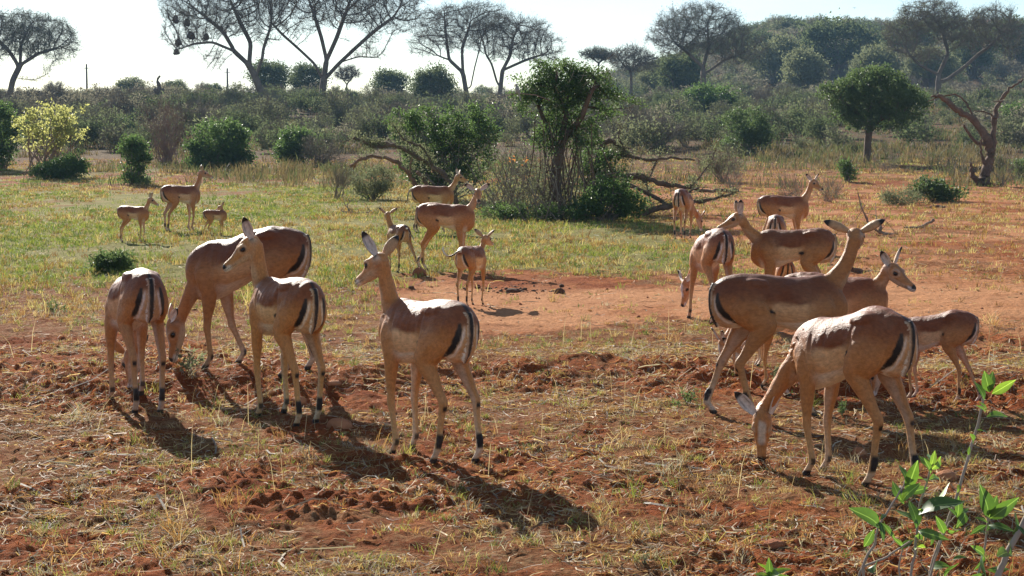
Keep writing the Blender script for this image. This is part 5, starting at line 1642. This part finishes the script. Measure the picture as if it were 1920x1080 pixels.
    o = mb.build('dry_grass', [M['grass']], smooth=False)
    tag(o, 'tall dry grass and weeds between the scrub bushes', kind='stuff')
build_grass()

def build_litter():
    g = np.random.default_rng(210)
    mb = MB()
    def sticks(n, y0, y1, l0, l1, w0, w1, power, pal, lift=.004):
        x, y = scatter(n, y0, y1, g, power=power)
        pz = fbm(x / .7, y / .8, 95, 3)
        path = path_mask(x, y)
        k = g.uniform(size=n) < sstep(.30, .58, pz) * (1 - .6 * path) + .12
        x, y = x[k], y[k]; n = len(x)
        a = g.uniform(0, math.pi * 2, n); L = g.uniform(0, 1, n) ** 2 * (l1 - l0) + l0
        d = np.stack([np.cos(a), np.sin(a)], 1)
        bend = g.normal(size=n) * .22
        pr = np.stack([-d[:, 1], d[:, 0]], 1)
        pts = []
        for t in (-.5, -.15, .2, .5):
            q = np.stack([x, y], 1) + d * (L * t)[:, None] + pr * (L * bend * (1 - (2 * t) ** 2))[:, None]
            zz = smooth_ground(q[:, 0], q[:, 1]) + micro(q[:, 0], q[:, 1], cover(q[:, 0], q[:, 1])[0])
            pts.append(np.hstack([q, zz[:, None]]))
        up = g.uniform(.0, 1.0, n) * np.minimum(L * .22, .05) * (g.uniform(size=n) < .5)
        pts[3][:, 2] += up; pts[2][:, 2] += up * .5
        zmin = np.maximum(pts[0][:, 2], pts[1][:, 2]); 
        W = np.maximum(g.uniform(w0, w1, n), y * .00026)
        tilt = g.uniform(-.8, .8, n)
        S = np.stack([pr[:, 0], pr[:, 1], tilt], 1) * (W * .5)[:, None]
        V = np.stack([p + s * S + np.array([0, 0, lift]) for p in pts for s in (-1, 1)], 1)
        b = np.arange(n)[:, None] * 8
        f = np.concatenate([b + np.array(q) for q in ([0, 1, 3, 2], [2, 3, 5, 4], [4, 5, 7, 6])])
        col = pal[g.integers(0, len(pal), n)] * g.uniform(.65, 1.25, n)[:, None]
        mb.add(V.reshape(-1, 3), f, 0, np.repeat(col, 8, 0))
    sticks(48000, 5.7, 14.5, .02, .15, .0025, .006, 1.2, np.vstack([STRAW * 1.25, STRAW * 1.1, GREY * 1.15]))
    sticks(9000, 13, 36, .04, .22, .005, .010, .7, np.vstack([STRAW, GREY]))
    sticks(420, 5.8, 15, .16, .55, .006, .012, 1.1, np.vstack([GREY, STRAW * .8]), .008)
    o = mb.build('straw_litter', [M['grass']], smooth=False)
    tag(o, 'fallen straw, stalks and thin twigs strewn over the soil', kind='stuff')
build_litter()

def ico(level=0):
    import bmesh
    bm = bmesh.new(); bmesh.ops.create_icosphere(bm, subdivisions=level, radius=1)
    bm.verts.ensure_lookup_table()
    v = np.array([p.co[:] for p in bm.verts]); f = np.array([[q.index for q in t.verts] for t in bm.faces]); bm.free()
    return v, f

def clod_mat(name, c1, c2, sc=30):
    m, nt, b = new_mat(name)
    n = noise(nt, sc, 6, .65); n2 = noise(nt, sc * .25, 3)
    c = mix_rgb(nt, n, c1, c2); c = mix_rgb(nt, ramp(nt, n2, [(.4, 0.), (.7, .5)]), c, tuple(min(1, k * 1.5) for k in c2))
    nt.links.new(c, b.inputs['Base Color']); b.inputs['Roughness'].default_value = .95; b.inputs['Specular IOR Level'].default_value = .15
    bump(nt, b, n, .02)
    return m
M['clod'] = clod_mat('soil_clod', (.17, .055, .025), (.34, .13, .06))
M['dung'] = clod_mat('dung', (.045, .024, .014), (.14, .075, .045))
M['stone'] = clod_mat('pink_stone', (.20, .075, .032), (.40, .19, .095), 16)
M['stone_pale'] = clod_mat('pale_stone', (.38, .27, .19), (.60, .48, .37), 22)
M['rock'] = clod_mat('hill_rock', (.16, .095, .075), (.30, .19, .15), 1.2)

def build_clods():
    g = np.random.default_rng(220)
    v0, f0 = ico(1)
    mb = MB()
    x, y = scatter(9000, 5.8, 26, g, power=.9)
    bare, green, n1, n2 = cover(x, y)
    path = path_mask(x, y)
    pz = fbm(x / .5, y / .5, 97, 3)
    k = g.uniform(size=len(x)) < bare * sstep(.4, .66, pz) * (1 - .7 * path)
    x, y = x[k], y[k]; z = ground(x, y); n = len(x)
    s = .004 + .020 * g.uniform(size=n) ** 4
    sc = np.stack([s * g.uniform(.7, 1.4, n), s * g.uniform(.7, 1.4, n), s * g.uniform(.5, .9, n)], 1)
    V = v0[None] * (1 + g.normal(size=(n, len(v0), 1)) * .16) * sc[:, None] + np.stack([x, y, z + s * .15], 1)[:, None]
    f = (np.arange(n)[:, None, None] * len(v0) + f0[None]).reshape(-1, 3)
    mb.add(V.reshape(-1, 3), f, 0)
    o = mb.build('soil_clods', [M['clod']])
    tag(o, 'crumbly clods of red soil lying on the bare ground', kind='stuff')
    # dark dung scattered on the path
    mb = MB(); 
    c = at(965, 545); n = 110
    x = c[0] + g.normal(size=n) * .30; y = c[1] + g.normal(size=n) * .42; z = ground(x, y)
    s = .008 + .030 * g.uniform(size=n) ** 4
    V = v0[None] * (1 + g.normal(size=(n, len(v0), 1)) * .2) * (s[:, None] * np.array([1.1, 1.1, .7]))[:, None] + np.stack([x, y, z + s * .2], 1)[:, None]
    f = (np.arange(n)[:, None, None] * len(v0) + f0[None]).reshape(-1, 3)
    mb.add(V.reshape(-1, 3), f, 0)
    o = mb.build('dung_crumbs', [M['dung']])
    tag(o, 'dark dry dung crumbled over the bare red path', kind='stuff')
build_clods()

def stone(name, px, py, wpx, hpx, mat, label, cat, seed, Y=None):
    g = np.random.default_rng(seed)
    v, f = ico(3)
    p = at(px, py) if Y is None else np.array([(px - 960) / F * Y, Y, gz((px - 960) / F * Y, Y)])
    k = p[1] / F
    d = fbm(v[:, 0] * 1.4 + seed, v[:, 1] * 1.4 + v[:, 2] * 1.1, seed, 3) - .5
    d2 = fbm(v[:, 0] * 4 + seed, v[:, 1] * 4 + v[:, 2] * 3.3, seed + 3, 3) - .5
    r = 1 + .55 * d + .22 * d2
    w = v * r[:, None]
    w[:, 2] = np.maximum(w[:, 2], -.45)
    w = w * np.array([wpx * k * .5, wpx * k * .42, hpx * k * .62])
    mb = MB(); mb.add(w, f, 0)
    z = gz(p[0], p[1]) if Y is None else p[2]
    o = mb.build(name, [M[mat]], loc=(p[0], p[1], z + hpx * k * .12))
    tag(o, label, cat)
    return o
stone('stone', 636, 802, 50, 26, 'stone', 'rounded reddish brown stone beside the hind hoof of the alert impala', 'stone', 1)
stone('stone', 1776, 898, 46, 20, 'stone', 'flat orange stone behind the leafy shrub at lower right', 'stone', 2)
stone('stone', 1612, 852, 26, 20, 'stone', 'small upright stone between the legs of the nearest grazer', 'stone', 3)
stone('stone', 1452, 1030, 44, 18, 'clod', 'brown stone half buried at the bottom, above the small leafy sprout', 'stone', 4)
stone('stone', 560, 762, 34, 18, 'stone', 'small reddish stone between the legs of the alert impala', 'stone', 5)
stone('stone', 625, 725, 30, 11, 'stone', 'flat reddish stone just beyond the alert impala', 'stone', 6)
stone('clod', 786, 516, 28, 17, 'clod', 'round brown clod under the stretching fawn', 'clod', 7)
stone('dung_pile', 1050, 552, 21, 15, 'dung', 'dark dung lump standing alone at the right of the dung', 'dung', 8)
stone('dung_pile', 962, 548, 26, 10, 'dung', 'largest low heap of dark dung on the bare path', 'dung', 9)
stone('dung_pile', 771, 542, 12, 9, 'dung', 'small dark dung ball left of the fawn with the curled tail', 'dung', 10)
for i, (px, py, w, h, lab) in enumerate([(1498, 62, 46, 22, 'reddish boulder on the hill crest, left of the large dark tree'), (1520, 64, 40, 18, 'flat boulder on the hill crest beside the dark tree'), (1470, 66, 34, 16, 'small boulder at the left end of the hill crest'), (1600, 66, 40, 20, 'boulder on the crest right behind the large dark tree'), (1660, 72, 60, 24, 'long boulder on the crest left of the pale limbed acacia'), (1850, 78, 60, 34, 'dark boulder on the crest behind the pale limbed acacia'), (1540, 78, 50, 24, 'boulder below the crest of the hill')]):
    stone('boulder', px, py, w * .9, h * .8, 'rock', lab, 'boulder', 20 + i, 385 - 12 * (i % 3))

# ------------------------------------------------------------------ leafy shrub at the lower right, leaf by leaf
def big_leaf_mesh(seed, narrow=1.0):
    g = np.random.default_rng(seed)
    n = 7
    t = np.linspace(0, 1, n)
    w = np.array([.05, .30, .46, .50, .42, .24, .02]) * .36 * narrow
    bendz = -.16 * t ** 2 * g.uniform(.3, 1.6) + .05 * np.sin(t * 5)
    V = []
    for k in range(n):
        cup = w[k] * g.uniform(.30, .45)
        V += [(t[k], -w[k], bendz[k] + cup + g.normal() * .006), (t[k], 0, bendz[k]), (t[k], w[k], bendz[k] + cup + g.normal() * .006)]
    f = []
    for k in range(n - 1):
        b = k * 3
        f += [(b, b + 1, b + 4, b + 3), (b + 1, b + 2, b + 5, b + 4)]
    mb = MB(); mb.add(V, f, 0, np.full(len(V), .5))
    return mb
def plant_leaf_material(i, dark, light, trans):
    m, nt, b = new_mat('shrub_leaf')
    tcn = nt.nodes.new('ShaderNodeTexCoord'); sx = nt.nodes.new('ShaderNodeSeparateXYZ'); nt.links.new(tcn.outputs['Object'], sx.inputs[0])
    ab = nt.nodes.new('ShaderNodeMath'); ab.operation = 'ABSOLUTE'; nt.links.new(sx.outputs['Y'], ab.inputs[0])
    vein = ramp(nt, ab.outputs[0], [(.006, 1.), (.016, 0.)])
    nt.nodes[-1].name
    nz = noise(nt, 7, 4, .6, tcn.outputs['Object'])
    c = mix_rgb(nt, nz, dark, light)
    c = mix_rgb(nt, vein, c, tuple(min(1, k * 1.7 + .04) for k in light))
    nt.links.new(c, b.inputs['Base Color']); b.inputs['Roughness'].default_value = .42; b.inputs['Specular IOR Level'].default_value = .4
    tr = nt.nodes.new('ShaderNodeBsdfTranslucent'); nt.links.new(mix_rgb(nt, 1.0, c, (2.1, 2.0, .9), 'MULTIPLY'), tr.inputs['Color'])
    mx = nt.nodes.new('ShaderNodeMixShader'); mx.inputs[0].default_value = trans
    nt.links.new(b.outputs[0], mx.inputs[1]); nt.links.new(tr.outputs[0], mx.inputs[2])
    nt.links.new(mx.outputs[0], nt.nodes['Material Output'].inputs['Surface'])
    return m
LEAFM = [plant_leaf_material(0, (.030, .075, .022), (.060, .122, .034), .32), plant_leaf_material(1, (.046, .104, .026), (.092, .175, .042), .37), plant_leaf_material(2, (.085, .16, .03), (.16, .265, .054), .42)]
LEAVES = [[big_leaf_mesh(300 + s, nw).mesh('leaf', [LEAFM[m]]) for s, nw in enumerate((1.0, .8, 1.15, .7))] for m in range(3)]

def set_leaf(parent, off, base, tip, roll, kind, g):
    """one leaf from its stalk to its tip"""
    ax = Vector(tip - base); L = ax.length
    nrm = Vector((g.normal() * .45, -.75 + g.normal() * .35, .55 + g.normal() * .35))      # the blade mostly shows its face
    axn = ax.normalized(); nrm = (nrm - axn * nrm.dot(axn)).normalized()
    yv = nrm.cross(axn)
    from mathutils import Matrix
    q = Matrix((axn, yv, nrm)).transposed().to_quaternion()
    o = link_mesh('leaf', LEAVES[kind][int(g.integers(0, 4))], parent)
    o.rotation_mode = 'QUATERNION'; o.rotation_quaternion = q
    o.location = base - off; o.scale = (L, L * g.uniform(.95, 1.3), L)
    return o

def leafy_shrub():
    g = np.random.default_rng(310)
    Y = 5.6
    root_p = np.array([(1760 - 960) / F * Y, Y, gz((1760 - 960) / F * Y, Y)])
    root = empty('leafy_shrub', root_p)
    def P(px, py, dy=0.0): return pt(px, py, Y + dy)
    stems = [  # path in the picture, distance shift, radii
        ([(1790, 1330), (1765, 1180), (1742, 1090), (1790, 940), (1832, 800), (1846, 735), (1856, 706)], .10, (.0085, .003)),
        ([(1700, 1330), (1620, 1090), (1640, 1020), (1648, 985), (1680, 935), (1700, 900)], -.05, (.006, .0025)),
        ([(1720, 1320), (1700, 1150), (1716, 1030), (1722, 960), (1738, 905), (1745, 870)], .0, (.006, .0025)),
        ([(1640, 1200), (1610, 1080), (1660, 1045), (1706, 1015)], .04, (.0055, .003)),
        ([(1830, 1330), (1850, 1160), (1868, 1090), (1890, 1035), (1930, 960)], -.12, (.014, .009)),
        ([(1800, 1300), (1810, 1150), (1842, 1050), (1852, 970), (1850, 930)], .06, (.006, .0025)),
        ([(1742, 1085), (1770, 1000), (1795, 965), (1830, 960)], .06, (.0035, .002)),
        ([(1880, 1300), (1890, 1150), (1900, 1090)], -.2, (.006, .004)),
        ([(1690, 1100), (1686, 1060), (1695, 1020)], .12, (.004, .002)),
    ]
    for pts, dy, (r0, r1) in stems:
        C = catmull(np.array([P(x, y, dy + .012 * i) for i, (x, y) in enumerate(pts)]), len(pts) * 5)
        C[1:-1] += g.normal(size=(len(C) - 2, 3)) * .0012
        mb = MB(); add_tubes(mb, [(C - root_p, np.linspace(r0, r1, len(C)))], 7)
        mb.build('stem', [M['twig_pale']], root)
    # base -> tip of each leaf in the picture, brightness kind, distance shift of base and tip
    L = [(1856, 735, 1846, 700, 1, .1, .08), (1856, 735, 1858, 697, 1, .1, .1), (1860, 738, 1902, 715, 2, .1, .06), (1850, 768, 1838, 752, 1, .1, .1), (1850, 782, 1892, 774, 1, .1, .12), (1845, 750, 1832, 712, 0, .1, .12),
         (1700, 905, 1690, 868, 0, 0, .03), (1698, 930, 1722, 858, 1, 0, -.05), (1690, 938, 1672, 903, 1, 0, .02), (1692, 940, 1718, 905, 2, 0, -.04), (1700, 926, 1745, 912, 1, 0, .05), (1695, 945, 1684, 925, 1, 0, .02),
         (1650, 990, 1606, 948, 1, -.05, -.1), (1646, 985, 1625, 947, 1, -.05, 0), (1648, 978, 1660, 1012, 0, -.05, -.1), (1652, 980, 1682, 1012, 1, -.05, -.08), (1650, 975, 1664, 960, 0, -.05, 0), (1620, 1025, 1640, 995, 1, -.05, -.06),
         (1722, 965, 1796, 928, 0, 0, -.08), (1722, 955, 1792, 922, 2, 0, .06), (1718, 990, 1712, 935, 0, 0, .04), (1722, 995, 1774, 1010, 1, 0, -.1), (1722, 985, 1680, 950, 1, 0, .06), (1716, 1005, 1740, 1000, 1, 0, .05),
         (1745, 880, 1726, 852, 2, 0, .03), (1745, 875, 1755, 846, 2, 0, 0), (1746, 880, 1772, 856, 2, 0, .04), (1744, 890, 1738, 860, 1, 0, -.04), (1742, 900, 1766, 890, 2, 0, .05), (1738, 905, 1715, 888, 2, 0, .06), (1748, 872, 1742, 845, 2, 0, .08),
         (1850, 965, 1842, 920, 1, .06, .1), (1852, 968, 1848, 918, 0, .06, .0), (1854, 970, 1870, 930, 1, .06, .06), (1856, 972, 1906, 938, 1, .06, 0), (1852, 980, 1828, 968, 1, .06, .08), (1854, 985, 1900, 992, 0, .06, 0), (1850, 985, 1820, 1000, 1, .06, .04), (1850, 995, 1870, 980, 1, .06, .1),
         (1795, 968, 1800, 932, 1, .06, .06), (1795, 970, 1818, 950, 1, .06, .1), (1795, 972, 1780, 950, 0, .06, .04), (1810, 962, 1800, 985, 1, .06, .0), (1775, 992, 1800, 1000, 1, .06, .1), (1770, 1000, 1760, 972, 1, .06, .03),
         (1845, 1035, 1842, 1082, 0, .06, 0), (1845, 1040, 1830, 1075, 0, .06, .1), (1850, 1068, 1895, 1068, 1, .06, 0), (1845, 1075, 1800, 1100, 1, .06, .06), (1780, 1062, 1735, 1058, 1, .1, .16), (1786, 1050, 1812, 1040, 1, .1, .1),
         (1900, 1000, 1912, 960, 0, -.12, -.1), (1905, 985, 1930, 1010, 0, -.12, -.16), (1770, 1085, 1795, 1050, 0, .1, .06), (1690, 1030, 1712, 1008, 1, .12, .14), (1693, 1025, 1676, 1008, 1, .12, .1)]
    for (x0, y0, x1, y1, k, d0, d1) in L:
        set_leaf(root, root_p, P(x0, y0, d0), P(x1, y1, d1), g.uniform(-.9, .9), k, g)
    extra = [(1765, 1120, 1742, 1010, .1), (1790, 940, 1832, 800, .1), (1846, 735, 1852, 830, .1), (1648, 1010, 1625, 1070, -.05), (1716, 1030, 1704, 1120, 0), (1850, 1000, 1842, 1060, .06), (1880, 1060, 1905, 1010, -.12)]
    for i in range(16):
        x0, y0, x1, y1, dy = extra[i % len(extra)]; t = g.uniform()
        bx, by = x0 + (x1 - x0) * t, y0 + (y1 - y0) * t
        a = g.uniform(-2.7, -.4); ln = g.uniform(14, 34)
        set_leaf(root, root_p, P(bx, by, dy), P(bx + math.cos(a) * ln, by + math.sin(a) * ln * .8, dy + g.normal() * .05), 0, int(g.integers(0, 3)), g)
    tag(root, 'leafy shrub with long green leaves on pale stems at the lower right corner', 'shrub')
    # the sprout at the bottom edge
    Y2 = 6.2
    rp = np.array([(1446 - 960) / F * Y2, Y2, gz((1446 - 960) / F * Y2, Y2)])
    r2 = empty('leafy_sprout', rp)
    mb = MB(); C = catmull(np.array([rp - [0, 0, .02], pt(1446, 1110, Y2), pt(1446, 1080, Y2)]), 8)
    add_tubes(mb, [(C - rp, np.linspace(.006, .004, 8))], 6); mb.build('stem', [M['twig_pale']], r2)
    for (x1, y1, k, d) in [(1412, 1074, 2, .03), (1428, 1052, 2, .05), (1440, 1050, 1, -.02), (1482, 1060, 2, .02), (1460, 1058, 2, .06), (1474, 1082, 1, -.06), (1424, 1088, 1, -.06), (1452, 1072, 1, -.08)]:
        set_leaf(r2, rp, pt(1446, 1082, Y2), pt(x1, y1, Y2 + d), g.uniform(-.5, .5), k, g)
    tag(r2, 'small bright green sprout at the bottom edge left of the leafy shrub', 'plant')
leafy_shrub()

# small green forbs between the tufts
def forb(px, py, hpx, seed, label, mat='leaf_mid'):
    g = np.random.default_rng(seed); p = at(px, py); k = p[1] / F; h = hpx * k
    mb = MB(); n = 9
    D = g.normal(size=(n, 3)) * .5 + [0, 0, 1]; D = norm(D)
    add_twigs(mb, np.zeros((n, 3)), D, h * g.uniform(.6, 1.1, n), .004, 0, g)
    m = 90; j = g.integers(0, n, m)
    add_leaves(mb, D[j] * (h * g.uniform(.2, 1.05, m))[:, None], g.normal(size=(m, 3)) + D[j], h * .3, h * .11, 1, g=g)
    o = mb.build('herb', [M['twig'], M[mat]], smooth=False, loc=(p[0], p[1], gz(p[0], p[1]) - .005))
    tag(o, label, 'plant')
forb(1290, 762, 34, 401, 'dark green herb in front of the hind hoof of the tall impala')
forb(1578, 782, 24, 402, 'small bright herb between the nearest grazer and the one behind')
forb(100, 590, 26, 403, 'bright herb on the red soil left of the leftmost impala')
forb(1452, 712, 24, 404, 'blue green herb by the feeding young impala', 'leaf_olive')
forb(350, 700, 44, 405, 'grey green herb on a thin stem beside the leftmost hooves', 'leaf_olive')
forb(1205, 1068, 20, 406, 'greyish herb at the bottom edge', 'leaf_olive')

# ------------------------------------------------------------------ weaver nests, birds, poles
def nest(px, py, s, seed, label):
    g = np.random.default_rng(seed); Y = 147.0
    v, f = ico(2); r = 1 + (fbm(v[:, 0] * 2 + seed, v[:, 1] * 2 + v[:, 2], seed, 3) - .5) * 1.1
    w = v * r[:, None] * np.array([.34, .34, .42]) * s; w[:, 0] *= 1 + .35 * (w[:, 2] < 0)
    mb = MB(); mb.add(w, f, 0)
    n = 60; add_twigs(mb, w[g.integers(0, len(w), n)] * .95, g.normal(size=(n, 3)) - [0, 0, .3], g.uniform(.15, .4, n), .03, 1, g)
    # the twig it hangs from
    add_tubes(mb, [(np.array([[0, 0, .4 * s], [.05, 0, .9], [.1, .2, 1.6]]), np.array([.03, .03, .03]))], 4, 1)
    o = mb.build('weaver_nest', [M['bark_dark'], M['twig']], loc=pt(px, py, Y))
    tag(o, label, 'nest', 'weaver nests in the leaning acacia')
nest(329, 36, .8, 1, 'weaver nest highest up in the leaning acacia, far left of its crown')
nest(352, 42, .75, 2, 'weaver nest right of the highest one in the leaning acacia')
nest(358, 66, .85, 3, 'weaver nest in the middle of the cluster in the leaning acacia')
nest(386, 69, .75, 4, 'weaver nest nearest the trunk of the leaning acacia')
nest(334, 80, .8, 5, 'weaver nest second lowest in the leaning acacia')
nest(331, 97, .65, 6, 'lowest weaver nest, hanging free below the leaning acacia')

def perched_bird():
    g0 = at(1045, 412); Y = g0[1] - 1.3
    c = pt(969, 166, Y)
    m, nt, b = new_mat('bird_grey'); n = noise(nt, 30, 3)
    nt.links.new(mix_rgb(nt, n, (.16, .15, .14), (.42, .40, .38)), b.inputs['Base Color']); b.inputs['Roughness'].default_value = .8
    m2, nt2, b2 = new_mat('bird_bill'); b2.inputs['Base Color'].default_value = (.35, .12, .05, 1); b2.inputs['Roughness'].default_value = .5
    mb = MB()
    R = catmull(np.array([(-.02, 0, .10, .010), (-.012, 0, .085, .026), (-.008, 0, .055, .026), (0, 0, .035, .03), (.005, 0, 0, .046), (.02, 0, -.05, .046), (.045, 0, -.10, .030), (.07, 0, -.17, .014), (.095, 0, -.25, .014), (.10, 0, -.27, .004)]), 30)
    v, q, t = tube_loft(R[:, :3], (0, 1, 0), R[:, 3], R[:, 3], 12)
    mb.add(v, q); mb.t.append(t); mb.tm.append(np.zeros(len(t), np.int32))
    o = mb.build('perched_bird', [m], loc=c)
    mb = MB(); R = catmull(np.array([(-.025, 0, .075, .012), (-.055, 0, .07, .009), (-.08, 0, .055, .003)]), 8)
    v, q, t = tube_loft(R[:, :3], (0, 1, 0), R[:, 3], R[:, 3], 8); mb.add(v, q)
    mb.build('bill', [m2], o)
    mb = MB()
    for s in (-.012, .012): add_tubes(mb, [(np.array([[.01, s, -.06], [.0, s, -.095]]), np.array([.004, .004]))], 5)
    mb.build('feet', [m2], o)
    mb = MB(); add_tubes(mb, [(np.array([pt(940, 182, Y), c + [0, 0, -.10], pt(1004, 178, Y + .2), pt(1035, 190, Y + 1.2)]), np.array([.006, .010, .012, .015]))], 6)
    tw = mb.build('perch_twig', [M['dead_wood']]); tag(tw, 'bare twig at the left of the ragged bush tree crown that holds the bird', 'twig')
    o.rotation_euler = (0, 0, .5)
    tag(o, 'grey bird perched on the left side of the ragged bush tree crown', 'bird')
perched_bird()

def flying_bird(px, py, Y, span, label):
    c = pt(px, py, Y)
    mb = MB()
    R = np.array([(-.18, .0), (-.1, .05), (.05, .06), (.18, .03), (.24, .0)]) * span
    pts = np.stack([R[:, 0], np.zeros(5), np.zeros(5)], 1)
    v, q, t = tube_loft(pts, (0, 1, 0), np.maximum(R[:, 1], .004), np.maximum(R[:, 1], .004), 8); mb.add(v, q)
    for s in (-1, 1):
        w = np.array([(-.06, 0, 0), (.08, 0, .0), (.06, .25 * s, .10), (-.08, .25 * s, .10), (-.02, .5 * s, .05), (-.09, .5 * s, .05)]) * span
        top = w + [0, 0, .008]
        mb.add(np.vstack([top, w]), [(0, 1, 2, 3), (3, 2, 4, 5), (6, 9, 8, 7), (9, 11, 10, 8), (1, 7, 8, 2), (2, 8, 10, 4), (4, 10, 11, 5), (5, 11, 9, 3), (3, 9, 6, 0)])
    o = mb.build('flying_bird', [M['bark_grey']], loc=c); o.rotation_euler = (0, 0, .6)
    tag(o, label, 'bird')
flying_bird(1602, 15, 260, .8, 'bird with spread wings gliding above the hill')

def pole(px, top, Y, label):
    x = (px - 960) / F * Y; z = gz(x, Y); h = pt(px, top, Y)[2] - z
    o = empty('utility_pole', (x, Y, z))
    mb = MB(); add_tubes(mb, [(np.array([[0, 0, -.3], [0, 0, h * .5], [0, 0, h]]), np.array([.17, .15, .12]))], 8); mb.build('pole', [M['bark_grey']], o)
    mb = MB(); add_tubes(mb, [(np.array([[-.5, .1, h - .6], [.5, .1, h - .6]]), np.array([.05, .05]))], 6); mb.build('crossarm', [M['bark_grey']], o)
    tag(o, label, 'pole')
pole(168, 120, 250, 'thin utility pole on the skyline right of the lone left acacia')
pole(430, 128, 262, 'thin utility pole on the skyline left of the leaning acacia trunk')
